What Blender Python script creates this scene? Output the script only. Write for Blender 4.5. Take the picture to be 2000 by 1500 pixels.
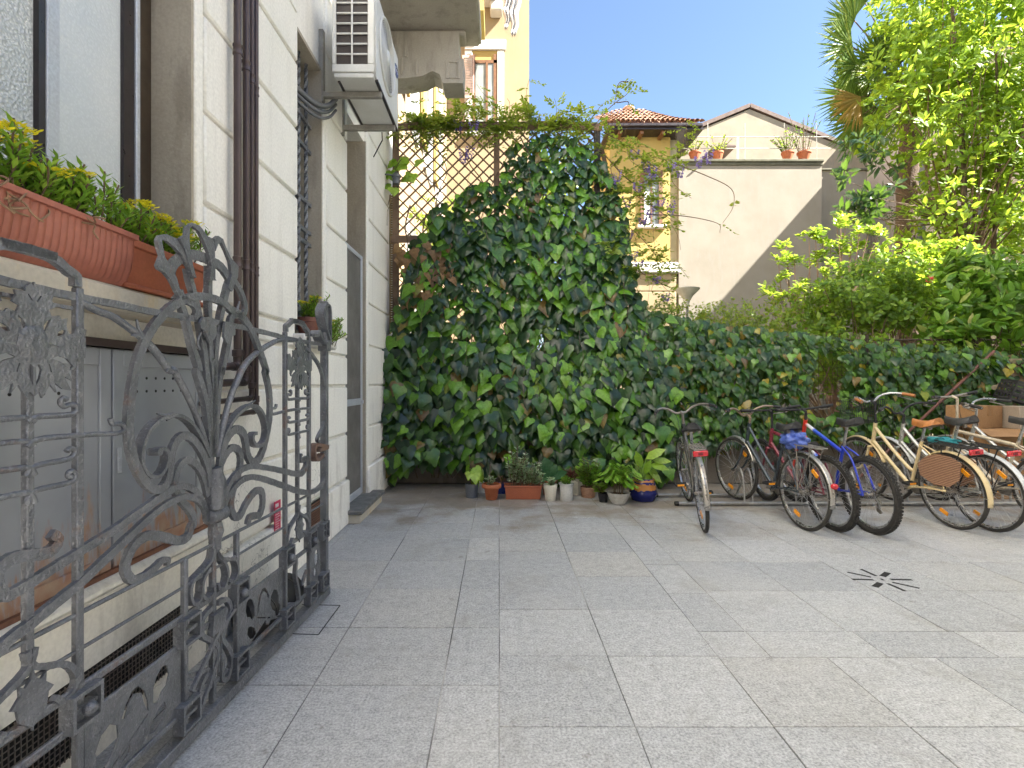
import bpy, math, random
import numpy as np
from mathutils import Vector, Matrix, Quaternion
from mathutils.geometry import tessellate_polygon

for o in list(bpy.data.objects):
    bpy.data.objects.remove(o, do_unlink=True)
S = bpy.context.scene
COL = S.collection
rnd = random.Random(7)
rng = np.random.default_rng(11)
R = math.radians
H = 1.38            # camera height

# ---------------------------------------------------------------- camera
cd = bpy.data.cameras.new("camera"); cam = bpy.data.objects.new("camera", cd); COL.objects.link(cam)
cam.location = (0, 0, H); cam.rotation_euler = (R(90), 0, 0)
cd.sensor_width = 36.0; cd.lens = 18.0
cd.shift_x = 0.0125; cd.shift_y = -0.001
cd.clip_start = 0.05; cd.clip_end = 3000
S.camera = cam
# ---------------------------------------------------------------- light
TRAVEL = Vector((-1.0, 0.36, -1.13)).normalized()       # the way sunlight travels
SUN_EL = math.asin(-TRAVEL.z); SUN_AZ = math.atan2(-TRAVEL.x, -TRAVEL.y)
w = bpy.data.worlds.new("World"); S.world = w; w.use_nodes = True
nt = w.node_tree; bgn = nt.nodes.get("Background")
sky = nt.nodes.new("ShaderNodeTexSky"); sky.sky_type = 'NISHITA'; sky.sun_disc = False
sky.sun_elevation = SUN_EL; sky.sun_rotation = SUN_AZ
sky.air_density = 1.0; sky.dust_density = 0.6; sky.ozone_density = 2.2; sky.altitude = 100
nt.links.new(sky.outputs[0], bgn.inputs[0]); bgn.inputs[1].default_value = 0.05
sd = bpy.data.lights.new("sun", 'SUN'); sd.energy = 5.0; sd.angle = R(0.55); sd.color = (1.0, 0.94, 0.84)
sun = bpy.data.objects.new("sun", sd); COL.objects.link(sun)
sun.rotation_mode = 'QUATERNION'; sun.rotation_quaternion = TRAVEL.to_track_quat('-Z', 'Y')
sun.location = (10, -5, 20)
S.view_settings.view_transform = 'Standard'; S.view_settings.look = 'None'
S.view_settings.gamma = 1.0; S.view_settings.use_curve_mapping = False
S.view_settings.exposure = 2.74
S.render.engine = 'CYCLES'
S.cycles.max_bounces = 8; S.cycles.diffuse_bounces = 5; S.cycles.transparent_max_bounces = 8

# ---------------------------------------------------------------- helpers
def P(px, py, D):                      # a photo measurement at a known distance -> metres
    return ((px-975)/1000.0*D, D, H-(py-748)/1000.0*D)

def nsplit(m):
    m.use_nodes = True
    t = m.node_tree; b = t.nodes.get("Principled BSDF")
    return t, b
def setin(b, k, v):
    if k in b.inputs: b.inputs[k].default_value = v
def rgba(c): return (c[0], c[1], c[2], 1.0)
def ramp(t, fac, stops):
    r = t.nodes.new("ShaderNodeValToRGB"); e = r.color_ramp.elements
    while len(e) > 1: e.remove(e[-1])
    e[0].position = stops[0][0]; e[0].color = rgba(stops[0][1])
    for p, c in stops[1:]:
        n = e.new(p); n.color = rgba(c)
    t.links.new(fac, r.inputs[0]); return r.outputs[0]
def noise(t, vec, scale, detail=4, rough=.55, dist=0):
    n = t.nodes.new("ShaderNodeTexNoise"); n.inputs['Scale'].default_value = scale
    n.inputs['Detail'].default_value = detail; n.inputs['Roughness'].default_value = rough
    n.inputs['Distortion'].default_value = dist
    t.links.new(vec, n.inputs['Vector']); return n.outputs['Fac']
def mixc(t, fac, a, b, mode='MIX'):
    n = t.nodes.new("ShaderNodeMix"); n.data_type = 'RGBA'; n.blend_type = mode
    for sock, val in ((n.inputs[0], fac), (n.inputs[6], a), (n.inputs[7], b)):
        if hasattr(val, 'is_output'): t.links.new(val, sock)
        elif isinstance(val, (int, float)): sock.default_value = val
        else: sock.default_value = rgba(val)
    return n.outputs[2]
def mathn(t, op, a, b=None):
    n = t.nodes.new("ShaderNodeMath"); n.operation = op
    for i, val in ((0, a), (1, b)):
        if val is None: continue
        if hasattr(val, 'is_output'): t.links.new(val, n.inputs[i])
        else: n.inputs[i].default_value = val
    return n.outputs[0]
def maprange(t, v, a, b, c=0., d=1.):
    n = t.nodes.new("ShaderNodeMapRange"); n.clamp = True
    t.links.new(v, n.inputs[0])
    for i, x in enumerate((a, b, c, d)): n.inputs[i+1].default_value = x
    return n.outputs[0]
def bump(t, b, hgt, strength, dist=.01):
    n = t.nodes.new("ShaderNodeBump"); n.inputs['Strength'].default_value = strength
    n.inputs['Distance'].default_value = dist
    t.links.new(hgt, n.inputs['Height']); t.links.new(n.outputs[0], b.inputs['Normal'])
def coords(t):
    return t.nodes.new("ShaderNodeTexCoord").outputs['Object']
def worldpos(t):
    return t.nodes.new("ShaderNodeNewGeometry").outputs['Position']
def sepz(t, vec):
    n = t.nodes.new("ShaderNodeSeparateXYZ"); t.links.new(vec, n.inputs[0]); return n.outputs

MATS = {}
def mat(name, c1, c2=None, rough=.6, metal=0., ns=6., bs=0., bstr=.3, bdist=.004, spec=.5, fine=.12, fs=80., coat=0., lo=.35, hi=.65, emit=None):
    """base colour wandering between two tones, with a fine grain and a bump"""
    if name in MATS: return MATS[name]
    m = bpy.data.materials.new(name); t, b = nsplit(m)
    v = coords(t)
    c2 = c2 or tuple(x*.8 for x in c1)
    col = mixc(t, maprange(t, noise(t, v, ns), lo, hi), c1, c2)
    if fine > 0:
        g = maprange(t, noise(t, v, fs, 3), .3, .7, 1-fine, 1+fine)
        n = t.nodes.new("ShaderNodeVectorMath"); n.operation = 'SCALE'
        t.links.new(col, n.inputs[0]); t.links.new(g, n.inputs['Scale']); col = n.outputs[0]
    t.links.new(col, b.inputs['Base Color'])
    r = maprange(t, noise(t, v, ns*2.3), .3, .7, max(.02, rough-.1), min(1, rough+.1))
    t.links.new(r, b.inputs['Roughness'])
    setin(b, 'Metallic', metal); setin(b, 'Specular IOR Level', spec); setin(b, 'Coat Weight', coat)
    if bs: bump(t, b, noise(t, v, bs, 4), bstr, bdist)
    MATS[name] = m; return m

def leafmat(name, stops, rough=.38, transl=.3, tcol=(.35, .6, .05), veins=True):
    if name in MATS: return MATS[name]
    m = bpy.data.materials.new(name); t, b = nsplit(m)
    g = t.nodes.new("ShaderNodeNewGeometry")
    col = ramp(t, g.outputs['Random Per Island'], stops)
    v = coords(t)
    k = maprange(t, noise(t, v, 35, 3), .3, .7, .75, 1.25)
    n = t.nodes.new("ShaderNodeVectorMath"); n.operation = 'SCALE'
    t.links.new(col, n.inputs[0]); t.links.new(k, n.inputs['Scale']); col = n.outputs[0]
    t.links.new(col, b.inputs['Base Color']); setin(b, 'Roughness', rough); setin(b, 'Specular IOR Level', .5)
    bump(t, b, noise(t, v, 60, 2), .35, .004)
    tr = t.nodes.new("ShaderNodeBsdfTranslucent")
    tc = mixc(t, .55, col, tcol); t.links.new(tc, tr.inputs[0])
    mx = t.nodes.new("ShaderNodeMixShader"); mx.inputs[0].default_value = transl
    t.links.new(b.outputs[0], mx.inputs[1]); t.links.new(tr.outputs[0], mx.inputs[2])
    t.links.new(mx.outputs[0], t.nodes['Material Output'].inputs[0])
    MATS[name] = m; return m

LOCAL = [False]      # True while parts are built in their thing's own coordinates
def attach(o, parent):
    o.parent = parent
    if not LOCAL[0]: o.matrix_parent_inverse = parent.matrix_basis.inverted()
class MB:
    """collects geometry and links it as ONE mesh object"""
    def __init__(s): s.v = []; s.f = []; s.mi = []; s.cur = 0
    def add(s, vs, fs):
        o = len(s.v); s.v.extend([tuple(v) for v in vs])
        for f in fs: s.f.append(tuple(i+o for i in f)); s.mi.append(s.cur)
        return s
    def box(s, x0, y0, z0, x1, y1, z1, b=0.):
        if x0 > x1: x0, x1 = x1, x0
        if y0 > y1: y0, y1 = y1, y0
        if z0 > z1: z0, z1 = z1, z0
        if b <= 0:
            vs = [(x0,y0,z0),(x1,y0,z0),(x1,y1,z0),(x0,y1,z0),(x0,y0,z1),(x1,y0,z1),(x1,y1,z1),(x0,y1,z1)]
            return s.add(vs, [(0,3,2,1),(4,5,6,7),(0,1,5,4),(1,2,6,5),(2,3,7,6),(3,0,4,7)])
        b = min(b, (x1-x0)*.45, (y1-y0)*.45, (z1-z0)*.45)
        X = (x0, x0+b, x1-b, x1); Y = (y0, y0+b, y1-b, y1); Z = (z0, z0+b, z1-b, z1)
        vs = []; ix = {}
        def g(i, j, k):
            if (i,j,k) not in ix: ix[(i,j,k)] = len(vs); vs.append((X[i],Y[j],Z[k]))
            return ix[(i,j,k)]
        F = []
        for k, kk in ((0,0),(3,1)):
            F.append((g(1,1,k),g(2,1,k),g(2,2,k),g(1,2,k)))
            F.append((g(1,k,1),g(2,k,1),g(2,k,2),g(1,k,2)))
            F.append((g(k,1,1),g(k,2,1),g(k,2,2),g(k,1,2)))
        for a in (0,3):
            a1 = 1 if a == 0 else 2
            for c in (0,3):
                c1 = 1 if c == 0 else 2
                F.append((g(1,a1,c),g(2,a1,c),g(2,a,c1),g(1,a,c1)))
                F.append((g(a1,1,c),g(a1,2,c),g(a,2,c1),g(a,1,c1)))
                F.append((g(a1,c,1),g(a1,c,2),g(a,c1,2),g(a,c1,1)))
                for e in (0,3):
                    e1 = 1 if e == 0 else 2
                    F.append((g(a,c1,e1),g(a1,c,e1),g(a1,c1,e)))
        return s.add(vs, F)
    def obox(s, c, ax, ay, az, hx, hy, hz):
        c = Vector(c); vs = []
        for k in (-1,1):
            for i, j in ((-1,-1),(1,-1),(1,1),(-1,1)):
                vs.append(c+Vector(ax)*hx*i+Vector(ay)*hy*j+Vector(az)*hz*k)
        return s.add(vs, [(0,3,2,1),(4,5,6,7),(0,1,5,4),(1,2,6,5),(2,3,7,6),(3,0,4,7)])
    def bar(s, a, b, wx, wy=None, up=(0,0,1)):
        a = Vector(a); b = Vector(b); d = (b-a); L = d.length; d.normalize(); wy = wy or wx
        u = Vector(up)
        if abs(d.dot(u)) > .98: u = Vector((1,0,0))
        x = d.cross(u).normalized(); y = x.cross(d)
        return s.obox((a+b)/2, d, x, y, L/2, wx/2, wy/2)
    def tube(s, pts, r, n=8, closed=False, caps=True):
        pts = [Vector(p) for p in pts]; N = len(pts)
        rs = r if isinstance(r, (list, tuple)) else [r]*N
        T = []
        for i in range(N):
            if closed: d = pts[(i+1) % N]-pts[i-1]
            else: d = pts[min(i+1,N-1)]-pts[max(i-1,0)]
            T.append(d.normalized() if d.length > 1e-9 else Vector((0,0,1)))
        u = T[0].orthogonal().normalized(); vs = []
        for i in range(N):
            if i: 
                q = T[i-1].rotation_difference(T[i]); u = (q @ u).normalized()
            v = T[i].cross(u).normalized()
            for k in range(n):
                a = 2*math.pi*k/n
                vs.append(pts[i]+(u*math.cos(a)+v*math.sin(a))*rs[i])
        F = []
        for i in range(N if closed else N-1):
            j = (i+1) % N
            for k in range(n):
                l = (k+1) % n
                F.append((i*n+k, i*n+l, j*n+l, j*n+k))
        if caps and not closed:
            F.append(tuple(reversed(range(n)))); F.append(tuple((N-1)*n+k for k in range(n)))
        return s.add(vs, F)
    def lathe(s, prof, c=(0,0,0), n=24, wob=None, caps=True):
        c = Vector(c); vs = []
        for r, z in prof:
            for k in range(n):
                a = 2*math.pi*k/n; rr = r*(1+(wob(a, z) if wob else 0))
                vs.append((c.x+rr*math.cos(a), c.y+rr*math.sin(a), c.z+z))
        F = []
        for i in range(len(prof)-1):
            for k in range(n):
                l = (k+1) % n; F.append((i*n+k, i*n+l, (i+1)*n+l, (i+1)*n+k))
        if caps:
            if prof[0][0] > 1e-5: F.append(tuple(reversed(range(n))))
            if prof[-1][0] > 1e-5: F.append(tuple((len(prof)-1)*n+k for k in range(n)))
        return s.add(vs, F)
    def prism(s, loops, fn, t):
        """flat plate: outline + holes in 2D, fn(u,v,h)->3D, thickness t"""
        flat = [p for l in loops for p in l]
        tris = tessellate_polygon([[Vector((p[0],p[1],0)) for p in l] for l in loops])
        n = len(flat)
        vs = [fn(p[0],p[1],t/2) for p in flat]+[fn(p[0],p[1],-t/2) for p in flat]
        F = [tuple(tr) for tr in tris]+[tuple(n+i for i in reversed(tr)) for tr in tris]
        o = 0
        for l in loops:
            m = len(l)
            for i in range(m):
                j = (i+1) % m; F.append((o+i, o+j, n+o+j, n+o+i))
            o += m
        return s.add(vs, F)
    def sphere(s, c, rx, ry=None, rz=None, n=10, m=7, jit=0.):
        ry = ry or rx; rz = rz or rx; c = Vector(c); vs = []; F = []
        for i in range(m+1):
            th = math.pi*i/m
            for k in range(n):
                a = 2*math.pi*k/n; q = 1+rnd.uniform(-jit, jit)
                vs.append((c.x+rx*q*math.sin(th)*math.cos(a), c.y+ry*q*math.sin(th)*math.sin(a), c.z+rz*q*math.cos(th)))
        for i in range(m):
            for k in range(n):
                l = (k+1) % n; F.append((i*n+k, (i+1)*n+k, (i+1)*n+l, i*n+l))
        return s.add(vs, F)
    def build(s, name, m, parent=None, smooth=None, fix=True):
        me = bpy.data.meshes.new(name)
        me.from_pydata([tuple(v) for v in s.v], [], s.f)
        for x in (m if isinstance(m, (list, tuple)) else [m]): me.materials.append(x)
        if len(me.materials) > 1: me.polygons.foreach_set('material_index', s.mi)
        if fix:
            import bmesh
            bm = bmesh.new(); bm.from_mesh(me); bmesh.ops.recalc_face_normals(bm, faces=bm.faces); bm.to_mesh(me); bm.free()
        if smooth is not None:
            me.polygons.foreach_set('use_smooth', [True]*len(me.polygons))
            me.set_sharp_from_angle(angle=R(smooth))
        me.update()
        o = bpy.data.objects.new(name, me); COL.objects.link(o)
        if parent: attach(o, parent)
        return o

def tag(o, label=None, cat=None, group=None, kind=None):
    if label: o["label"] = label
    if cat: o["category"] = cat
    if group: o["group"] = group
    if kind: o["kind"] = kind
    return o
def thing(name, label, cat, loc=(0,0,0), group=None, rot=None):
    o = bpy.data.objects.new(name, None); COL.objects.link(o); o.location = loc; o.empty_display_size = .1
    if rot: o.rotation_euler = rot
    return tag(o, label, cat, group)
def catmull(pts, k=6, closed=False):
    p = [np.array(q, float) for q in pts]; n = len(p)
    if n < 3: return p
    out = []
    rngi = range(n) if closed else range(n-1)
    for i in rngi:
        a = p[i-1] if (i > 0 or closed) else 2*p[0]-p[1]
        b = p[i]; c = p[(i+1) % n]
        d = p[(i+2) % n] if (i+2 < n or closed) else 2*p[-1]-p[-2]
        for j in range(k):
            t = j/k
            out.append(.5*((2*b)+(-a+c)*t+(2*a-5*b+4*c-d)*t*t+(-a+3*b-3*c+d)*t**3))
    if not closed: out.append(p[-1])
    return out

# leaf-sized faces, many at once -------------------------------------------------
def unit(a): return a/np.maximum(np.linalg.norm(a, axis=1, keepdims=True), 1e-9)
def leaves(name, tmpl, pos, ydir, nrm, size, m, parent=None, widths=None, curl=None):
    """one mesh of len(pos) leaves; ydir runs base->tip, nrm is the upper side"""
    tv, tf = tmpl; tv = np.array(tv, float)
    pos = np.asarray(pos, float); y = unit(np.asarray(ydir, float)); n = np.asarray(nrm, float)
    n = unit(n-(n*y).sum(1, keepdims=True)*y); x = np.cross(y, n)
    size = np.asarray(size, float).reshape(-1,1,1); N = len(pos); k = len(tv)
    L = np.repeat(tv[None], N, 0)
    if widths is not None: L[:, :, 0] *= np.asarray(widths).reshape(-1,1)
    if curl is not None: L[:, :, 2] -= np.asarray(curl).reshape(-1,1)*(L[:, :, 1]**2)
    V = pos[:, None, :]+size*(L[:, :, 0:1]*x[:, None]+L[:, :, 1:2]*y[:, None]+L[:, :, 2:3]*n[:, None])
    V = V.reshape(-1, 3)
    me = bpy.data.meshes.new(name); me.vertices.add(N*k); me.vertices.foreach_set('co', V.ravel())
    lens = np.array([len(f) for f in tf]); flat = np.concatenate([np.array(f) for f in tf])
    idx = (np.arange(N)[:, None]*k+flat[None]).ravel()
    tot = np.tile(lens, N); st = np.concatenate([[0], np.cumsum(tot)[:-1]])
    me.loops.add(len(idx)); me.polygons.add(len(tot))
    me.loops.foreach_set('vertex_index', idx.astype(np.int32))
    me.polygons.foreach_set('loop_start', st.astype(np.int32)); me.polygons.foreach_set('loop_total', tot.astype(np.int32))
    me.polygons.foreach_set('use_smooth', np.ones(len(tot), bool))
    me.materials.append(m); me.update(calc_edges=True); me.validate()
    o = bpy.data.objects.new(name, me); COL.objects.link(o)
    if parent: attach(o, parent)
    return o
IVY = ([(0,0,0),(0,.42,.05),(0,.75,.02),(0,1,-.06),
        (.2,-.14,-.02),(.45,-.06,-.06),(.52,.2,-.07),(.36,.42,-.05),(.26,.62,-.05),
        (-.2,-.14,-.02),(-.45,-.06,-.06),(-.52,.2,-.07),(-.36,.42,-.05),(-.26,.62,-.05)],
       [(0,4,5),(0,5,6,1),(1,6,7),(1,7,8,2),(2,8,3),(0,10,9),(0,1,11,10),(1,12,11),(1,2,13,12),(2,3,13)])
LAUREL = ([(0,0,0),(0,.35,.02),(0,.7,.01),(0,1,-.03),(.1,.15,-.01),(.19,.45,-.03),(.13,.75,-.03),(-.1,.15,-.01),(-.19,.45,-.03),(-.13,.75,-.03)],
          [(0,4,5,1),(1,5,6,2),(2,6,3),(0,1,8,7),(1,2,9,8),(2,3,9)])
OVAL = ([(0,0,0),(0,.5,.03),(0,1,-.02),(.25,.3,-.01),(.24,.68,-.02),(-.25,.3,-.01),(-.24,.68,-.02)],
        [(0,3,4,1),(1,4,2),(0,1,6,5),(1,2,6)])
BLADE = ([(-.03,0,0),(.03,0,0),(-.045,.5,0),(.045,.5,0),(0,1,0),(0,.5,-.012),(0,0,-.01)],
         [(0,6,5,2),(6,1,3,5),(2,5,4),(5,3,4)])
SEDUM = ([(0,0,0),(.14,.5,.05),(0,1,.02),(-.14,.5,.05),(0,.5,-.03)], [(0,1,4),(1,2,4),(2,3,4),(3,0,4)])
def rand_unit(n):
    return unit(rng.normal(size=(n,3)))
# ---------------------------------------------------------------- materials of the place
def wallmat(name, c1, c2, stain=(.45,.42,.36), zlo=0., zhi=1.2, bstr=.25):
    m = bpy.data.materials.new(name); t, b = nsplit(m); v = worldpos(t)
    col = mixc(t, maprange(t, noise(t, v, 1.3, 5), .35, .68), c1, c2)
    # damp stains and flaking near the base, streaky
    mp = t.nodes.new("ShaderNodeMapping"); mp.inputs['Scale'].default_value = (3, 3, .7); t.links.new(v, mp.inputs[0])
    st = maprange(t, noise(t, mp.outputs[0], 2.2, 6, .65), .52, .66)
    z = maprange(t, sepz(t, v)[2], zlo, zhi, 1, .12)
    k = mathn(t, 'MULTIPLY', st, z)
    col = mixc(t, mathn(t, 'MULTIPLY', k, .75), col, stain)
    # rain streaks over the whole height, hairline cracks low down
    mp2 = t.nodes.new("ShaderNodeMapping"); mp2.inputs['Scale'].default_value = (9, 9, .5); t.links.new(v, mp2.inputs[0])
    sk = maprange(t, noise(t, mp2.outputs[0], 1.0, 5, .6), .55, .75); col = mixc(t, mathn(t, 'MULTIPLY', sk, .22), col, stain)
    ck = mathn(t, 'ABSOLUTE', mathn(t, 'SUBTRACT', noise(t, v, 1.7, 5, .6), .5)); ck = maprange(t, ck, .0, .0035, 1, 0)
    ck = mathn(t, 'MULTIPLY', ck, maprange(t, noise(t, v, .9, 2), .52, .56)); ck = mathn(t, 'MULTIPLY', ck, maprange(t, sepz(t, v)[2], 1.2, 1.9, .8, 0))
    col = mixc(t, ck, col, tuple(x*.35 for x in stain))
    g = maprange(t, noise(t, v, 60, 4), .3, .7, .92, 1.08)
    n = t.nodes.new("ShaderNodeVectorMath"); n.operation = 'SCALE'
    t.links.new(col, n.inputs[0]); t.links.new(g, n.inputs['Scale'])
    t.links.new(n.outputs[0], b.inputs['Base Color']); setin(b, 'Roughness', .85); setin(b, 'Specular IOR Level', .25)
    bump(t, b, mathn(t, 'ADD', noise(t, v, 45, 5), mathn(t, 'MULTIPLY', noise(t, v, 6, 3), 1.5)), bstr, .006)
    return m
M_CREAM = wallmat('cream_wall_paint', (.88,.855,.79), (.82,.795,.73), (.50,.47,.42), 0, 1.6)
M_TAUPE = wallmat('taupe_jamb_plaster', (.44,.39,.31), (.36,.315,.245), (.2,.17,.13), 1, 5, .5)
M_SILL = wallmat('sill_concrete', (.60,.55,.45), (.50,.46,.38), (.62,.45,.2), 1, 4, .5)
M_BALC = wallmat('balcony_concrete', (.42,.385,.335), (.35,.32,.275), (.22,.2,.17), 3, 9)
M_YELLOW = wallmat('yellow_render', (.48,.355,.13), (.43,.31,.105), (.42,.35,.2), 0, 3)
M_CREAMY = wallmat('pale_cream_render', (.35,.275,.17), (.32,.25,.155), (.4,.36,.28), 0, 3)
M_BLANK = wallmat('grey_render', (.29,.262,.22), (.255,.23,.19), (.28,.26,.23), 2, 20)
M_BLANK2 = wallmat('stained_grey_render', (.32,.275,.205), (.25,.215,.165), (.25,.23,.2), 10, 20)
M_PINK = wallmat('pale_pink_render', (.66,.58,.53), (.6,.53,.48), (.4,.36,.33), 0, 3)
M_PALEB = wallmat('white_render', (.80,.78,.73), (.75,.73,.68), (.6,.58,.54), 0, 2)
M_TRIM = wallmat('pale_stone_trim', (.62,.60,.56), (.54,.52,.48), (.38,.36,.33), 0, 6)
M_DARKWALL = wallmat('low_wall_render', (.26,.225,.19), (.19,.165,.14), (.34,.3,.26), 0, .5, .5)
M_TILE = mat('terracotta_roof', (.50,.33,.24), (.40,.24,.165), .8, ns=5, bs=30)
M_DARK = mat('dark_void', (.012,.011,.01), rough=.8)
M_GREYMETAL = mat('painted_grey_metal', (.16,.165,.175), (.13,.135,.145), .5, .3, ns=3, bs=40, bstr=.08)
M_BROWNPIPE = mat('brown_pipe_paint', (.085,.058,.055), (.065,.045,.043), .38, .3, ns=5, bs=60, bstr=.05, fine=.05)
M_ALU = mat('window_aluminium', (.50,.53,.57), (.46,.48,.52), .4, .2, ns=4)
M_DKFRAME = mat('dark_window_profile', (.03,.02,.022), (.02,.015,.016), .35)
M_BROWNWOOD = mat('brown_window_wood', (.20,.095,.04), (.15,.07,.03), .55, ns=8)
M_PANE = mat('window_pane', (.10,.12,.13), (.22,.24,.24), .08, ns=.7, fine=0, spec=.9)
M_SLATE = mat('grey_step_stone', (.20,.20,.19), (.12,.12,.115), .6, ns=12, bs=40, bstr=.5)
def rustdoor():
    m = bpy.data.materials.new('grey_cabinet_rusting'); t, b = nsplit(m); v = worldpos(t)
    col = mixc(t, maprange(t, noise(t, v, 2.5, 4), .35, .65), (.36,.38,.41), (.29,.305,.33))
    mp = t.nodes.new("ShaderNodeMapping"); mp.inputs['Scale'].default_value = (5, 5, 1.2); t.links.new(v, mp.inputs[0])
    n = noise(t, mp.outputs[0], 3, 6, .65)
    z = maprange(t, sepz(t, v)[2], .66, 1.12, .30, -.14)
    k = maprange(t, mathn(t, 'ADD', n, z), .62, .74)
    rust = mixc(t, maprange(t, noise(t, v, 18, 4), .35, .65), (.36,.16,.085), (.44,.30,.19))
    col = mixc(t, mathn(t, 'MULTIPLY', k, .85), col, rust)
    t.links.new(col, b.inputs['Base Color'])
    t.links.new(maprange(t, k, 0, 1, .42, .85), b.inputs['Roughness']); setin(b, 'Metallic', .15)
    bump(t, b, noise(t, v, 70, 4), .12, .003); return m
M_CAB = rustdoor()
M_RUST = mat('rusted_steel', (.24,.11,.06), (.15,.07,.045), .85, ns=14, bs=60, bstr=.5)
def frosted(STR):
    m = bpy.data.materials.new('frosted_glass'); t, b = nsplit(m); v = worldpos(t)
    vo = t.nodes.new("ShaderNodeTexVoronoi"); vo.inputs['Scale'].default_value = 85; t.links.new(v, vo.inputs['Vector'])
    col = mixc(t, maprange(t, noise(t, v, 2, 3), .3, .7), (.58,.62,.65), (.68,.70,.71))
    col = mixc(t, mathn(t, 'MULTIPLY', maprange(t, vo.outputs['Distance'], .15, .6), STR*.6), col, (.26,.30,.32))
    t.links.new(col, b.inputs['Base Color']); setin(b, 'Roughness', .3); setin(b, 'Specular IOR Level', .8)
    bump(t, b, vo.outputs['Distance'], STR, .006); return m
M_FROST = frosted(.8); M_FROST2 = frosted(.3)

# ---------------------------------------------------------------- ground
def granite():
    m = bpy.data.materials.new('granite_slabs'); t, b = nsplit(m); v = worldpos(t)
    g = t.nodes.new("ShaderNodeNewGeometry")
    base = ramp(t, g.outputs['Random Per Island'], [(0,(.355,.36,.366)),(.4,(.392,.396,.40)),(.7,(.42,.422,.422)),(.85,(.372,.377,.382)),(1,(.405,.398,.383))])
    sp = noise(t, v, 95, 5, .7); sp2 = noise(t, v, 22, 5, .65)
    k = mathn(t, 'ADD', maprange(t, sp, .33, .67, .56, 1.40), maprange(t, sp2, .3, .7, -.17, .17))
    n = t.nodes.new("ShaderNodeVectorMath"); n.operation = 'SCALE'
    t.links.new(base, n.inputs[0]); t.links.new(k, n.inputs['Scale'])
    # brown damp stains gathering beyond the bicycles and along the walls
    xyz = sepz(t, v)
    far = maprange(t, xyz[1], 3.9, 6.3, -.20, .24)
    st = maprange(t, mathn(t, 'ADD', noise(t, v, 1.6, 6, .62), far), .50, .68)
    col = mixc(t, mathn(t, 'MULTIPLY', st, .74), n.outputs[0], (.20,.155,.105))
    sm = maprange(t, noise(t, v, .9, 5), .5, .75)
    col = mixc(t, mathn(t, 'MULTIPLY', sm, .35), col, (.52,.50,.465))
    dk = maprange(t, noise(t, v, 2.3, 7, .68, .6), .54, .70); col = mixc(t, mathn(t, 'MULTIPLY', dk, .42), col, (.24,.225,.20))
    sp3 = maprange(t, noise(t, v, 7.5, 3, .5), .69, .73); col = mixc(t, mathn(t, 'MULTIPLY', sp3, .45), col, (.19,.17,.15))
    t.links.new(col, b.inputs['Base Color'])
    t.links.new(maprange(t, noise(t, v, 3, 4), .35, .65, .42, .68), b.inputs['Roughness']); setin(b, 'Specular IOR Level', .4)
    bump(t, b, sp, .35, .004); return m
M_GRAN = granite()
M_JOINT = mat('mortar_joint', (.10,.10,.10), (.42,.41,.39), .9, ns=.8, fine=.2, lo=.45, hi=.55)
M_SOIL = mat('garden_soil', (.07,.05,.03), (.05,.06,.02), .95, ns=3, bs=20, bstr=.8)
M_EARTH = mat('far_ground', (.12,.12,.09), (.09,.1,.07), .95, ns=.2)
tag(MB().add([(-1500,-1500,-.35),(1500,-1500,-.35),(1500,1500,-.35),(-1500,1500,-.35)], [(0,1,2,3)]).build('ground', M_EARTH, fix=False), kind='structure')
b = MB(); b.box(-1.6,-8,-.30,14,7.05,-.004); tag(b.build('courtyard_bed', M_JOINT), kind='structure')
def slabs():
    b = MB(); g = .003
    def q(x0, y0, x1, y1):
        z = rnd.uniform(-.0008,.0012); e = lambda: g*rnd.uniform(.55,1.25)
        b.box(x0+e(), y0+e(), -.02, x1-e(), y1-e(), z, .0012)
    def rows(x0, x1, xs, ys):
        for i in range(len(ys)-1):
            for j in range(len(xs)-1): q(xs[j], ys[i], xs[j+1], ys[i+1])
    def lin(a, st, lo, hi):
        k = math.ceil((lo-a)/st-1e-6); out = [lo]
        v = a+k*st
        while v < hi-1e-3:
            if v > lo+.05: out.append(v)
            v += st
        out.append(hi); return out
    yl = lin(2.339, .548, -8, 7.0)
    rows(0,0,[-1.6,-1.42,-.848,-.26], yl)
    rows(0,0,[-.26,0], lin(2.339,.548,-8,7.0))
    yr = lin(2.055, .533, -8, 7.0)
    rows(0,0,[0,.547,1.103], yr)
    # near field right, band, border strip, far field right
    rows(0,0,lin(1.103,.545,1.103,14), [y for y in yr if y < 2.57]+[2.575])
    rows(0,0,lin(1.40,.56,1.37,14), [2.575,2.845])
    q(1.103,2.575,1.37,2.845)
    rows(0,0,[1.103,1.365], lin(3.36,.53,2.845,7.0))
    rows(0,0,lin(1.93,.56,1.365,14), lin(3.40,.55,2.845,7.0))
    return b.build('courtyard_paving', M_GRAN)
tag(slabs(), kind='structure')
b = MB(); b.box(-1.6,7.22,-.3,60,60,.22); tag(b.build('garden_soil', M_SOIL), kind='structure')
b = MB(); b.box(-40,-8.5,-.3,-1.6,60,.0); b.box(14,-30,-.3,60,7.22,.0); b.box(-40,-30,-.3,14,-8.5,.0); tag(b.build('yard', M_EARTH), kind='structure')

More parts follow.
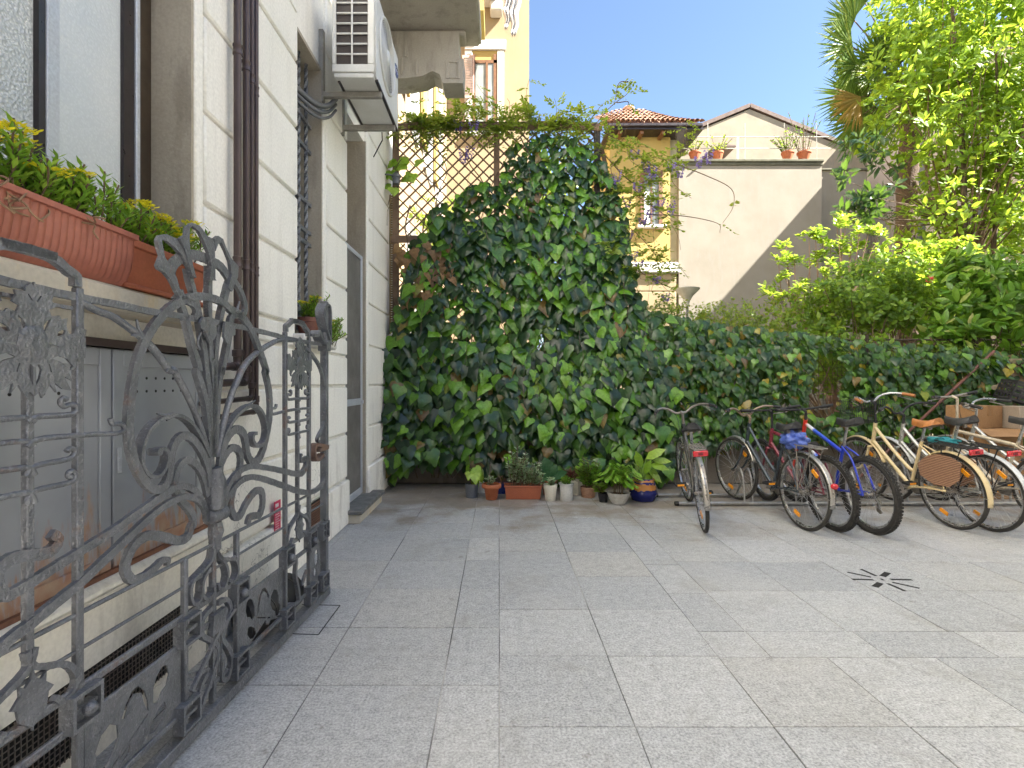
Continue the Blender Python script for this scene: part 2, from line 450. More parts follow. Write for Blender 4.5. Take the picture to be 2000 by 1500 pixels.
# ---------------------------------------------------------------- the building on the left
APT = thing('apartment_building', 'cream apartment building with grooved plaster courses along the left of the courtyard', 'building', (-1.7, 3.5, 0))
GZ = [.44,.88,1.35,1.81,2.295,2.765,3.27,3.76,4.25,4.75,5.25,5.75,6.25]
b = MB(); X0, X1 = -2.0, -1.53
b.box(X0,-7,0,X1,.30,22)
b.box(X0,.30,0,X1,2.52,1.73); b.box(X0,.30,4.05,X1,2.52,22)
b.box(X0,2.52,0,X1,3.83,22)
b.box(X0,3.83,0,X1,4.35,1.74); b.box(X0,3.83,4.05,X1,4.35,22)
b.box(X0,4.35,0,X1,5.08,22)
b.box(X0,5.08,0,X1,5.78,.13); b.box(X0,5.08,4.1,X1,5.78,22)
b.box(X0,5.78,0,X1,7.6,22)
WALL = b.build('wall', M_CREAM, APT)
b = MB()
def course(y0, y1, zs):
    for i in range(len(zs)-1): b.box(-1.545, y0, zs[i]+.011, -1.50, y1, zs[i+1]-.011, .011)
course(2.615, 3.815, [1.81]+GZ[4:]); course(4.455, 5.06, [1.81]+GZ[4:]); course(5.885, 7.02, GZ)
course(2.615, 5.06, [.44,.88,1.35,1.64])
b.box(-1.545,2.615,1.651,-1.50,3.74,1.799,.011); b.box(-1.545,4.455,1.651,-1.50,5.06,1.799,.011)
for y0, y1 in ((-6,2.60),(3.83,4.44),(5.09,5.87)):
    course(y0, y1, [4.75,5.25,5.75,6.25])
course(-6, .2, GZ)
b.build('rusticated_courses', M_CREAM, APT, 40)
b = MB()
b.box(-1.54,2.523,1.735,-1.495,2.59,4.3,.008); b.box(-1.54,4.353,1.745,-1.493,4.43,4.3,.008); b.box(-1.54,5.783,.2,-1.493,5.865,4.35,.008)
b.box(-1.54,2.595,4.1,-1.492,3.8,4.24,.02)
b.build('opening_surrounds', M_CREAM, APT, 40)
b = MB()
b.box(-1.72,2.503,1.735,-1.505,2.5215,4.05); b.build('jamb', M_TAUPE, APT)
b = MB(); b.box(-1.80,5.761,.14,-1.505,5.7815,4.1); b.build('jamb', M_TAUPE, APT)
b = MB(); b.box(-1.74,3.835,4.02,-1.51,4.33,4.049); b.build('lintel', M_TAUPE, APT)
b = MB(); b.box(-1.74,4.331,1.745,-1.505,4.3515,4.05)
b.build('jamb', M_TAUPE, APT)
b = MB(); b.box(-1.56,2.6,0,-1.472,5.05,.43,.012); b.box(-1.56,5.80,0,-1.472,7.1,.43,.012)
b.box(-1.56,-6,0,-1.485,2.595,.60); b.box(-1.56,-6,.602,-1.43,2.595,.655,.02)
b.build('plinth', M_CREAM, APT, 40)
b = MB(); b.box(-1.72,-.2,1.64,-1.365,2.63,1.73,.012); b.build('window_sill', M_SILL, APT, 40)
b = MB(); b.box(-1.72,3.72,1.665,-1.41,4.45,1.742,.012); b.build('window_sill', M_TRIM, APT, 40)
b = MB(); b.box(-1.55,.2,1.515,-1.46,2.6,1.545); b.build('shadow_board', M_BROWNPIPE, APT)  # dark brown board standing in for the shadow line over the cabinets
# big sliding window with patterned glass
def frost_window():
    b = MB()
    for y0, y1, x in ((.30,.36,-1.70),(1.885,1.912,-1.695),(2.305,2.372,-1.69)):
        b.box(x-.03,y0,1.735,x,y1,4.05)
    b.box(-1.73,.30,1.731,-1.69,2.5,1.77)
    f = b.build('window_frame', M_DKFRAME, APT)
    b = MB(); b.box(-1.72,1.914,1.771,-1.688,1.97,4.05,.004); b.box(-1.72,2.374,1.771,-1.68,2.40,4.05,.004); b.build('window_stile', M_ALU, f)
    b = MB(); b.box(-1.725,.362,1.771,-1.715,1.884,4.05); b.build('pane', M_FROST, f)
    b = MB(); b.box(-1.715,1.972,1.771,-1.705,2.304,4.05); b.build('pane', M_FROST2, f)
    b = MB(); b.box(-1.722,2.402,1.735,-1.70,2.50,4.05); b.build('side_panel', mat('dark_brown_panel',(.05,.032,.018),(.035,.023,.014),.5,ns=5), f)
frost_window()
# barred window
b = MB(); b.box(-1.80,3.84,1.745,-1.77,4.33,4.03); f = b.build('window_pane', M_PANE, APT)
def twisted(b, x, y, z0, z1, s=.017, turns=7.):
    n = int((z1-z0)/.02); vs = []; F = []
    for i in range(n+1):
        z = z0+(z1-z0)*i/n; a = turns*2*math.pi*i/n
        for k in range(4): vs.append((x+s*math.cos(a+k*math.pi/2), y+s*math.sin(a+k*math.pi/2), z))
    for i in range(n):
        for k in range(4): F.append((i*4+k, i*4+(k+1)%4, (i+1)*4+(k+1)%4, (i+1)*4+k))
    b.add(vs, F)
M_IRON = None
def ironmat():
    m = bpy.data.materials.new('hammered_grey_iron'); t, b = nsplit(m); v = coords(t)
    col = mixc(t, maprange(t, noise(t, v, 9, 5), .35, .65), (.20,.207,.225), (.13,.136,.15))
    r = maprange(t, noise(t, v, 5.5, 6, .7), .60, .70)
    col = mixc(t, mathn(t, 'MULTIPLY', r, .7), col, (.19,.10,.065))
    glint = maprange(t, noise(t, v, 90, 3), .58, .72)
    col = mixc(t, mathn(t, 'MULTIPLY', glint, .45), col, (.40,.41,.43))  # pale flecks in the colour imitate glints on the hammered surface
    t.links.new(col, b.inputs['Base Color']); setin(b, 'Metallic', .4)
    t.links.new(maprange(t, noise(t, v, 14, 3), .3, .7, .30, .5), b.inputs['Roughness'])
    h = mathn(t, 'ADD', noise(t, v, 55, 3), mathn(t, 'MULTIPLY', noise(t, v, 130, 2), .6))
    bump(t, b, h, .85, .007); return m
M_IRON = ironmat()
g = MB()
for y in (3.93,4.08,4.24): twisted(g, -1.60, y, 1.80, 4.02)
gr = g.build('window_bars', M_IRON, APT)
g = MB()
for z in (1.95,2.52,2.62,2.86,3.30,3.52): g.box(-1.612,3.84,z,-1.588,4.34,z+.03)
g.build('cross_bars', M_IRON, gr)
# screen door
b = MB(); D0, D1, x = 5.09, 5.755, -1.535
for q in ((D0,.15,D0+.035,2.80),(D1-.045,.15,D1,2.80)): b.box(x-.03,q[0],q[1],x,q[2],q[3],.004)
for z0, z1 in ((.15,.22),(1.14,1.21),(2.75,2.80)): b.box(x-.028,D0+.036,z0,x-.002,D1-.046,z1,.004)
dr = b.build('door', M_ALU, APT, 40)
M_SCREEN = mat('insect_screen', (.13,.12,.11), (.17,.16,.15), .6, ns=3, bs=12, bstr=.25, bdist=.02)
b = MB(); b.box(x-.02,D0+.036,.221,x-.012,D1-.046,1.139); b.box(x-.02,D0+.036,1.211,x-.012,D1-.046,2.749); b.build('screen', M_SCREEN, dr)
b = MB(); b.box(x-.001,D1-.06,1.15,x+.02,D1-.03,1.19,.004); b.build('handle', M_ALU, dr)
b = MB(); b.box(-1.78,5.09,2.81,-1.74,5.755,4.09); b.build('transom_panel', M_DARK, APT)
b = MB(); b.box(-1.56,5.0,.0,-1.36,5.95,.09,.008); b.build('step', M_SILL, APT, 40)
b = MB(); b.box(-1.56,4.98,.092,-1.335,5.98,.135,.006); b.build('threshold', M_SLATE, APT, 40)
# meter cabinet doors
for i, (y0, y1) in enumerate(((.14,.745),(.75,1.352),(1.357,1.952),(1.962,2.56))):
    b = MB(); x = -1.478
    b.box(-1.54,y0,.67,x-.010,y1,1.51)
    for q in ((y0,.67,y0+.055,1.51),(y1-.055,.67,y1,1.51)): b.box(x-.012,q[0],q[1],x,q[2],q[3],.003)
    b.box(x-.012,y0+.056,.67,x-.001,y1-.056,.725,.003); b.box(x-.012,y0+.056,1.445,x-.001,y1-.056,1.51,.003)
    d = b.build('cabinet_door', M_CAB, APT, 40)
    b = MB()
    for r_ in (0,1):
        for k in range(6): b.tube([(x-.02, y0+.14+k*.058, 1.345+.055*r_),(x-.0085, y0+.14+k*.058, 1.345+.055*r_)], .006, 8)
    b.build('vent_hole', M_DARK, d)
    b = MB(); b.box(x,y0+.018,1.03,x+.004,y0+.040,1.13,.002); b.tube([(x+.003,y0+.029,1.085),(x+.008,y0+.029,1.085)], .007, 8); b.build('lock_plate', M_ALU, d)
b = MB(); b.box(-1.55,.1,.655,-1.462,2.58,.672); b.build('cabinet_rail', M_RUST, APT)
# cellar vents
b = MB(); b.box(-1.50,.4,.09,-1.4835,2.42,.345); v = b.build('cellar_vent', M_DARK, APT)
M_WIRE = mat('vent_wire', (.23,.2,.18), (.17,.14,.12), .6, .4)
b = MB()
for k in range(13): b.bar((-1.478,.4,.095+k*.02),(-1.478,2.42,.095+k*.02),.003)
for k in range(101): b.bar((-1.476,.4+k*.02,.09),(-1.476,.4+k*.02,.345),.003)
b.build('wire_mesh', M_WIRE, v)
b = MB(); b.box(-1.50,3.93,.13,-1.4705,4.40,.43); v = b.build('cellar_vent', M_DARK, APT)
b = MB()
for k in range(15): b.box(-1.478,3.93,.135+k*.02,-1.462,4.40,.142+k*.02)
b.build('slats', M_RUST, v)
# balcony overhead
b = MB(); b.box(-1.53,4.5,5.80,-.27,6.72,6.0); b.box(-1.53,4.5,5.70,-.33,4.6,5.80); b.box(-1.53,6.4,5.74,-.42,6.66,5.799,.02)
b.box(-.34,4.5,5.82,-.25,6.75,5.96,.02)
b.build('balcony', M_BALC, APT, 40)
bal = APT.children[-1]
b = MB()
prof = [(-1.53,5.738),(-.50,5.738),(-.50,5.42),(-.44,5.40),(-.45,5.10),(-.70,5.10),(-.74,5.21),(-.83,5.25),(-.95,5.19),(-1.15,5.16),(-1.53,5.15)]
b.prism([prof], lambda u, v, h: (u, 6.52+h, v), .34)
for x in (-1.42,-1.30,-1.18): b.box(x,6.335,5.42,x+.05,6.349,5.735,.006)
for x in (-1.40,-1.22,-1.04): b.box(x,6.335,5.2,x+.03,6.349,5.41,.006)
for q in ((-.66,5.15,-.62,5.38),(-.52,5.15,-.48,5.38),(-.62,5.15,-.52,5.18),(-.62,5.35,-.52,5.38)): b.box(q[0],6.335,q[1],q[2],6.349,q[3],.005)
b.build('corbel', M_BALC, bal, 40)
b = MB(); b.box(-.30,4.5,6.95,-.26,6.7,7.0)
for k in range(16): b.tube([(-.28,4.55+k*.14,5.99),(-.28,4.55+k*.14,6.95)], .009, 6)
b.build('railing', M_DKFRAME, bal)
b = MB(); b.box(-.252,4.5,5.84,-.235,6.74,5.99); b.build('drip_edge', M_TRIM, bal)
# conduit in the corner above the barred window
b = MB()
for k, r in enumerate((.022,.014,.012)):
    b.tube(catmull([(-1.62,4.02,3.72-.05*k),(-1.50,4.18,3.66-.05*k),(-1.44,4.32,3.72-.05*k),(-1.42,4.45,3.85-.05*k)],5), r, 8)
tag(b.build('pipe_bundle', M_GREYMETAL, None, 60), 'bundle of dark insulated pipes bending into the barred window beside the cooling unit', 'pipes')

# drainpipes -------------------------------------------------------
dl = ['first of the four brown drainpipes, nearest the flower troughs and turning off highest',
      'second brown drainpipe from the left, thick and turning off just beneath the first',
      'third brown drainpipe from the left, a thin one turning off below the two thick ones',
      'fourth and rightmost brown drainpipe, a thin one that turns off lowest of all']
for i, (D, r, zb) in enumerate(((2.838,.021,1.47),(2.935,.020,1.385),(3.000,.0145,1.29),(3.053,.0145,1.21))):
    x = -1.45
    t_ = thing('drainpipe', dl[i], 'drainpipe', (x, D, zb), 'brown drainpipes running down the cream wall')
    b = MB(); b.tube([(x,D,15),(x,D,zb+.055)], r, 14); b.build('downpipe', M_BROWNPIPE, t_, 50)
    b = MB(); pts = catmull([(x,D,zb+.055),(x,D,zb+.02),(x,D-.02,zb),(x,D-.055,zb)],4)
    b.tube(pts, r*1.12, 14); b.build('elbow', M_BROWNPIPE, t_, 50)
    b = MB(); b.tube([(x,D-.055,zb),(x-.005,2.50,zb-.01)], r, 14); b.build('branch_pipe', M_BROWNPIPE, t_, 50)
    for z in (1.38+(748-(95+25*i if i else 88))/1000*D*.985, 1.38+(748-(512+6*i))/1000*D):
        b = MB(); b.lathe([(r,-.03),(r*1.22,-.028),(r*1.22,-.018),(r*1.08,-.014),(r*1.08,.014),(r*1.22,.018),(r*1.22,.028),(r,.03)], (x,D,z), 14, caps=False); b.build('collar', M_BROWNPIPE, t_, 40)
    b = MB(); b.lathe([(r*1.1,-.02),(r*1.35,-.016),(r*1.35,.016),(r*1.1,.02)], (x,D,zb+.075), 14, caps=False); b.build('collar', M_BROWNPIPE, t_, 40)

# ---------------------------------------------------------------- outdoor cooling unit
AC = thing('cooling_unit', 'white outdoor air conditioner bolted high on the cream wall under the balcony', 'air conditioner', (-1.2, 4.6, 3.86))
M_ACW = mat('aged_white_casing', (.66,.655,.63), (.58,.57,.53), .4, ns=4, fine=.04)
M_ACD = mat('heat_exchanger_fins', (.05,.035,.03), (.035,.026,.022), .6, ns=3)
ya, yb, xa, xb, za, zb = 4.15, 5.06, -1.355, -1.0, 3.86, 4.58
b = MB()
b.box(xa,ya+.02,za+.04,xb-.01,yb,zb); b.box(xa+.012,ya+.006,za,xb-.016,yb,za+.04,.006)
b.box(xb-.0095,ya+.012,za+.01,xb,yb,zb,.004)
b.build('casing', M_ACW, AC, 40)
b = MB(); b.box(xa+.03,ya+.012,za+.115,xb-.045,ya+.0195,zb-.03); b.build('coil', M_ACD, AC)
b = MB()
b.box(xa,ya-.004,za+.04,xb-.012,ya+.0185,za+.105,.005); b.box(xa,ya-.004,za+.1055,xa+.032,ya+.0185,zb,.005)
b.box(xb-.066,ya-.004,za+.1055,xb-.012,ya+.0185,zb,.005)
b.box(xa+.153,ya-.002,za+.1055,xa+.168,ya+.010,zb,.004)
for k in range(1,9): 
    z = za+.105+k*.083
    b.box(xa+.0325,ya-.003,z-.007,xa+.1525,ya+.011,z+.007,.004); b.box(xa+.1685,ya-.003,z-.007,xb-.0665,ya+.011,z+.007,.004)
b.build('side_grille', M_ACW, AC, 40)
# fan guard: concentric rings
cy, cz = 4.55, 4.27
b = MB()
for k in range(18):
    r = .07+k*.0122; pts = [(xb+.018-.010*(k/17)**2, cy+r*math.cos(a), cz+r*math.sin(a)) for a in np.linspace(0,2*math.pi,40,endpoint=False)]
    b.tube(pts, .0028, 5, closed=True)
for k in range(12):
    a = 2*math.pi*k/12; b.bar((xb+.015,cy+.06*math.cos(a),cz+.06*math.sin(a)),(xb+.006,cy+.285*math.cos(a),cz+.285*math.sin(a)),.004)
b.build('fan_guard', M_ACW, AC, 40)
b = MB(); pts = [(xb+.006, cy+.293*math.cos(a), cz+.293*math.sin(a)) for a in np.linspace(0,2*math.pi,48,endpoint=False)]
b.tube(pts, .013, 8, closed=True); b.build('fan_ring', M_ACW, AC, 60)
b = MB(); b.tube([(xb+.0005,cy,cz),(xb+.002,cy,cz)], .285, 40); b.build('fan_recess', M_ACD, AC)
b = MB(); b.lathe([(.001,.012),(.05,.010),(.062,0)], (0,0,0), 20); 
b.v = [(xb+.014+v[2], cy+v[0], cz+v[1]) for v in b.v]; b.build('fan_hub', mat('white_plastic',(.75,.75,.73),rough=.35), AC, 40)
M_NAVY = mat('blue_badge', (.02,.045,.22), (.02,.04,.2), .3, fine=0); M_LET = mat('badge_lettering', (.72,.74,.8), rough=.4, fine=0)
b = MB(); b.prism([[(.058*math.cos(a)*1.45, .055*math.sin(a)) for a in np.linspace(0,2*math.pi,32,endpoint=False)]], lambda u,v,h: (xb+.004+h, 4.955+u, 4.40+v), .006)
bd = b.build('badge', M_NAVY, AC)
cu = bpy.data.curves.new('lettering', 'FONT'); cu.body = "Carrier"; cu.size = .042; cu.align_x = 'CENTER'; cu.align_y = 'CENTER'; cu.extrude = .0008; cu.shear = .25
tmp = bpy.data.objects.new('t', cu); COL.objects.link(tmp); bpy.context.view_layer.update()
me = bpy.data.meshes.new_from_object(tmp.evaluated_get(bpy.context.evaluated_depsgraph_get())); bpy.data.objects.remove(tmp)
me.transform(Matrix(((0,0,1,xb+.0082),(1,0,0,4.955),(0,1,0,4.40),(0,0,0,1)))); me.materials.clear(); me.materials.append(M_LET)
o = bpy.data.objects.new('lettering', me); COL.objects.link(o); attach(o, bd)
b = MB()
for y in (4.36,4.92):
    b = MB(); b.box(-1.53,y-.022,za-.055,xb+.0,y+.022,za-.008,.004); b.box(-1.53,y-.026,za-.10,-1.49,y+.026,zb-.2,.004)
    b.build('bracket', mat('bracket_steel', (.36,.34,.30), (.27,.25,.22), .55, .3, ns=10), AC, 40)
b = MB(); b.box(xb-.02,ya+.05,za-.008,xb+.006,yb-.02,za+.012,.003); b.box(xa+.03,ya+.05,za-.008,xa+.05,yb-.02,za-.001); b.build('base_rail', M_DKFRAME, AC)
# sediment line + tray below
b = MB(); b.tube([(xb-.15,5.02,za-.02),(xb-.15,5.04,za-.09),(-1.3,5.3,za-.14)], .006, 6); b.build('drain_hose', M_DKFRAME, AC)

# ---------------------------------------------------------------- yellow building beyond the trellis
YB = thing('yellow_apartment_building', 'tall pale yellow apartment building rising behind the trellis at left', 'building', (-2, 20, 0))
b = MB(); b.box(-12,20.0,0,1.17,30,22); b.build('wall', M_CREAMY, YB)
b = MB(); b.box(-12,7.7,0,-2.05,19.99,22); b.build('side_wing', wallmat('tan_render',(.30,.22,.14),(.26,.19,.12),(.2,.16,.1),0,3), YB)
for y0 in (8.6,11.2,13.8,16.4):
    b = MB(); b.box(-2.049,y0,7.2,-1.98,y0+.28,11.6); b.box(-2.049,y0+1.2,7.2,-1.98,y0+1.48,11.6); b.box(-2.049,y0,11.61,-1.95,y0+1.48,11.9)
    b.build('window_surround', M_TRIM, YB)
    b = MB(); b.box(-2.049,y0+.282,7.2,-2.02,y0+1.198,11.6); b.build('window', M_PANE, YB)
    b = MB(); b.box(-2.0,y0-.75,7.6,-1.93,y0-.05,11.0); b.build('shutter', M_YELLOW, YB)
    b = MB(); b.box(-2.049,y0,2.2,-1.98,y0+1.48,2.35); b.box(-2.049,y0,2.36,-2.0,y0+.2,5.0); b.box(-2.049,y0+1.28,2.36,-2.0,y0+1.48,5.0); b.build('window_surround', M_TRIM, YB)
    b = MB(); b.box(-2.049,y0+.202,2.36,-2.02,y0+1.278,5.0); b.build('window', M_PANE, YB)
b = MB(); b.box(-2.048,15.2,12.6,-.55,16.2,17.5); b.box(-.70,15.0,12.3,-.45,16.3,12.59); b.build('bay', mat('olive_render',(.42,.34,.10),(.36,.29,.09),.8,ns=3), YB)
# window on the end wall, grey surround, brown frame, pink louvred shutter
b = MB(); b.box(-1.35,19.90,14.35,.26,19.999,14.75,.02); b.box(-.08,19.93,11.0,.18,19.999,14.349,.02); b.box(-1.35,19.93,11.2,-1.05,19.999,14.349,.02); b.box(-1.35,19.86,11.0,-.09,19.999,11.19)
b.build('window_surround', M_TRIM, YB, 40)
b = MB(); b.box(-1.045,19.95,11.2,-.93,19.998,14.2); b.box(-.22,19.95,11.2,-.09,19.998,14.2); b.box(-.52,19.94,11.2,-.44,19.998,13.9); b.box(-1.045,19.95,13.85,-.09,19.997,13.97)
f = b.build('window_frame', M_BROWNWOOD, YB)
b = MB(); b.box(-.929,19.975,11.2,-.521,19.996,13.84); b.box(-.439,19.975,11.2,-.221,19.996,13.84); b.build('pane', mat('hazy_pane',(.35,.38,.36),(.22,.25,.25),.1,ns=1,fine=0), f)
b = MB(); b.box(-1.045,19.985,13.98,-.09,19.998,14.34); b.build('roller_box', M_YELLOW, YB)
M_SHUT = mat('pink_shutter', (.55,.40,.34), (.48,.34,.29), .6, ns=4)
b = MB()
b.box(-1.42,19.70,12.35,-1.36,19.74,14.0); b.box(-1.02,19.70,12.35,-.96,19.74,14.0); b.box(-1.36,19.70,12.35,-1.02,19.74,12.45); b.box(-1.36,19.70,13.9,-1.02,19.74,14.0)
for k in range(22): b.obox((-1.19,19.72,12.5+k*.063),(1,0,0),(0,.7,.7),(0,-.7,.7),.168,.022,.006)
b.build('shutter', M_SHUT, YB)
b = MB(); b.box(-.62,19.2,16.0,-.05,19.99,16.35,.06); b.box(-.35,19.5,15.6,.12,19.99,15.99,.05); b.box(-.62,19.1,16.36,.0,19.99,16.5); b.build('cornice_block', M_TRIM, YB, 40)
M_CLOTH = mat('faded_white_cloth', (.62,.61,.60), (.5,.49,.5), .9, ns=6)
for i, (px, y1, y0, wd, lb) in enumerate(((990,58,-8,.16,'shorter'),(1003,70,-8,.24,'longer'))):
    D = 19.3; vs = []; n = 14
    for k in range(n+1):
        p = P(px+2*math.sin(k*.8)+i*1.5, y0+(y1-y0)*k/n, D); wv = wd*(1-.55*k/n)
        for j in range(7): vs.append((p[0]+(j/6-.5)*2*wv*.9, D+.10*math.sin(j*2.1+k*.3), p[2]))
    F = [(k*7+j, k*7+j+1, (k+1)*7+j+1, (k+1)*7+j) for k in range(n) for j in range(6)]
    bb = MB(); bb.add(vs, F); o = bb.build('hanging_cloth', M_CLOTH, None, 60, fix=False)
    md = o.modifiers.new('thick', 'SOLIDIFY'); md.thickness = .02
    tag(o, 'white rag hanging from the ledge of the yellow building, the %s of the two' % lb, 'cloth', 'white rags hanging from the ledge')

# ---------------------------------------------------------------- house with blank wall, gable and terrace
HS = thing('gabled_house', 'grey house with a blank wall, a roof terrace and a wide gable behind the garden', 'house', (11, 22, 0))
b = MB(); b.box(7.72,22,0,13.86,25,10.72); b.box(13.861,23,0,16.5,25,10.9); b.build('blank_wall', M_BLANK, HS)
b = MB(); b.box(7.68,21.95,10.721,13.90,22.25,10.85,.02); b.box(7.66,21.9,10.851,13.92,22.28,10.98,.03); b.box(13.92,22.9,10.901,16.6,23.2,11.0,.03); b.build('parapet', mat('mossy_coping',(.13,.125,.09),(.09,.09,.06),.9,ns=4,bs=20), HS, 40)
gp = [(8.4,0),(18.3,0),(18.3,12.35),(12.25,14.78),(8.4,13.2)]
b = MB(); b.prism([gp], lambda u,v,h: (u, 28+h, v), 5.9); b.build('gable_wall', M_BLANK2, HS)
M_VERGE = mat('brown_verge', (.12,.078,.062), (.09,.06,.05), .7, ns=4)
b = MB()
for (xa_,za_),(xb_,zb_) in (((12.25,14.95),(19.0,12.20)),((12.25,14.95),(8.0,13.20))):
    d = Vector((xb_-xa_,0,zb_-za_)); u = d.normalized(); nn = Vector((-u.z,0,u.x)); nn = nn if nn.z > 0 else -nn
    b.obox(Vector((xa_,27.95,za_))+d/2, u, (0,1,0), nn, d.length/2, 2.98, .09)
b.build('roof', M_VERGE, HS)
b = MB()
for z in (11.5,12.0): b.tube([(7.8,22.1,z),(14.3,22.1,z)], .02, 6)
for x in (9.0,10.6,12.3,13.7): b.tube([(x,22.1,10.98),(x,22.1,12.6)], .014, 6)
b.box(10.25,22.09,10.98,10.34,22.14,12.0); b.build('terrace_railing', mat('white_railing',(.6,.58,.52),rough=.6), HS)
b = MB(); b.prism([[(9.9,12.35),(11.0,12.35),(10.95,12.42),(10.35,12.46)]], lambda u,v,h:(u,24.4+h,v), 1.3); b.build('shadow_wedge', M_VERGE, HS)  # brown wedge added in place of a shadow seen on the gable
b = MB(); b.box(9.95,23.3,10.985,10.6,23.8,11.5); b.build('terrace_box', mat('tan_box',(.4,.27,.14)), HS)
# floodlight on the setback wall
b = MB(); b.box(13.87,22.6,8.8,14.15,22.9,9.0,.03); b.tube([(13.862,22.95,9.1),(14.0,22.85,9.05)],.04,6); b.build('floodlight', M_DKFRAME, HS)
# yellow wing
WG = thing('yellow_house', 'small yellow house with a terracotta tiled roof and brown window left of the blank wall', 'house', (6, 22, 0))
b = MB(); b.box(4.75,22.0,6.2,7.35,28,12.2); b.build('upper_wall', M_YELLOW, WG)
b = MB(); b.box(7.351,22.25,0,7.715,28,12.2); b.build('corner_strip', mat('ochre_grey_shaded',(.42,.37,.25),(.36,.32,.22),.85,ns=3), WG)  # greyed ochre puts the shade of this recess into its colour
b = MB()
for k in range(8): b.box(4.7,21.97,.0+k*.76,7.6,28,.745+k*.76,.03)
b.build('rusticated_base', M_CREAMY, WG, 40)
b = MB(); b.box(4.6,21.8,6.08,7.72,28,6.20,.03); b.box(4.65,21.88,6.201,7.68,28,6.55,.05); b.build('string_course', M_TRIM, WG, 40)
b = MB(); b.box(4.5,21.2,12.02,8.45,21.36,12.17,.03); b.box(4.5,21.3,11.94,8.5,28,12.015); b.build('gutter', M_DKFRAME, WG, 40)
b = MB()                                   # barrel tiles: rows of half-round courses
for i in range(20):
    x = 4.52+i*.205; zt = 14.2-.07*max(0,abs(i-8)-3)
    for j in range(7):
        y0 = 21.2+j*.42; z0 = 12.17+(zt-12.17)*j/7; z1 = 12.17+(zt-12.17)*(j+1.12)/7
        vs = []
        for yy, zz, r in ((y0, z0+.05, .115), (y0+.47, z1, .095)):
            for k in range(6):
                a = math.pi*k/5; vs.append((x+.1*math.cos(a)*r/.105, yy, zz+r*math.sin(a)+rnd.uniform(-.012,.012)))
        b.add(vs, [(k, k+1, 7+k, 6+k) for k in range(5)])
b.add([(4.5,21.25,12.14),(8.45,21.25,12.14),(8.45,24.2,13.5),(7.6,24.2,14.1),(5.3,24.2,14.1),(4.5,24.2,13.5)],[(0,1,2,3,4,5)])
b.build('tiled_roof', M_TILE, WG, 50)
b = MB(); b.sphere((6.1,24.15,14.28),.30,.3,.14); b.build('ridge_cap', M_TILE, WG, 60)
b = MB(); b.box(6.05,21.93,8.15,6.2,22.02,10.45); b.box(6.85,21.93,8.15,7.0,22.02,10.45); b.box(6.2,21.94,10.3,6.85,22.02,10.45); b.box(6.5,21.95,8.2,6.56,22.02,10.3)
f = b.build('window_frame', M_BROWNWOOD, WG)
b = MB(); b.box(6.2,21.985,8.15,6.85,21.999,10.3); b.build('pane', M_PANE, f)
b = MB(); b.box(6.22,21.97,8.2,6.49,21.984,9.6); b.build('curtain', mat('white_curtain',(.7,.7,.7),rough=.8), f)
b = MB(); b.box(5.9,21.8,8.0,7.15,22.0,8.14,.02); b.build('sill', M_TRIM, f, 40)
b = MB()
for x in (5.0,5.9,6.8): b = MB(); b.box(x,21.4,11.80,x+.14,22.0,11.93); b.build('rafter_end', M_BROWNWOOD, WG)

# ---------------------------------------------------------------- pale building right, low house far off, unseen block added to shade the yard
PB = thing('pink_apartment_building', 'pale pinkish building half hidden behind the trees at right', 'building', (22, 20, 0))
b = MB(); b.box(18,12,0,30,29,13.9); b.build('wall', M_PINK, PB)
b = MB(); b.box(17.7,11.8,13.9,30,29.2,14.15); b.build('roof', M_VERGE, PB)
for y in (13.5,16.2,18.9,21.6):
    for z in (3.0,6.4,9.8):
        b = MB(); b.box(17.93,y-.12,z-.12,17.999,y+1.22,z); b.box(17.96,y,z+.001,17.999,y+1.1,z+1.9); f = b.build('window', M_PANE, PB)
LH = thing('low_house', 'low far house with a pale top and orange wall left of the palm trunk', 'house', (23, 31, 0))
b = MB(); b.box(21.0,30,0,25.0,34,8.3); b.build('wall', mat('orange_render',(.55,.3,.1),(.5,.27,.09),.85,ns=1), LH)
b = MB(); b.box(20.9,29.9,8.301,25.1,34,9.15,.03); b.build('parapet', M_TRIM, LH, 40)
BK = thing('side_shade_block', 'unseen plain pale block added right of the courtyard to keep it in shade', 'building', (11, 0, 0))  # unseen; added to shade the yard, its pale walls bounce light back
b = MB(); b.box(8.9,-3.2,0,15.5,5.2,16.6); b.build('wall', M_PALEB, BK)
for y in (-2.4,.2,2.9):
    for z in (2.5,6.2,9.9,13.6):
        b = MB(); b.box(8.84,y,z,8.899,y+1.1,z+1.9); b.build('window', M_PANE, BK)
RB = thing('rear_sky_blocker', 'unseen dark building added behind the viewpoint to block low sky light', 'building', (3.5, -6.5, 0))  # unseen; added to cut sky light from behind the camera, walls kept dark
b = MB(); b.box(-1.5,-12,0,8.85,-4.2,6.2); b.build('wall', mat('brown_grey_render',(.16,.14,.12),(.13,.115,.10),.85,ns=1), RB)
b = MB(); b.box(-1.45,-12.1,6.2,8.88,-4.0,6.5); b.build('cornice', M_TRIM, RB)
for x in (.2,2.6,5.0,7.0):
    b = MB(); b.box(x,-4.19,1.2,x+1.1,-4.12,3.0); b.build('window', M_PANE, RB)
# low wall under the fence and ivy
b = MB(); b.box(-1.5,7.03,0,14,7.22,.62,.01); tag(b.build('garden_wall', M_DARKWALL, None, 40), 'low stained plaster wall at the foot of the ivy', 'wall')
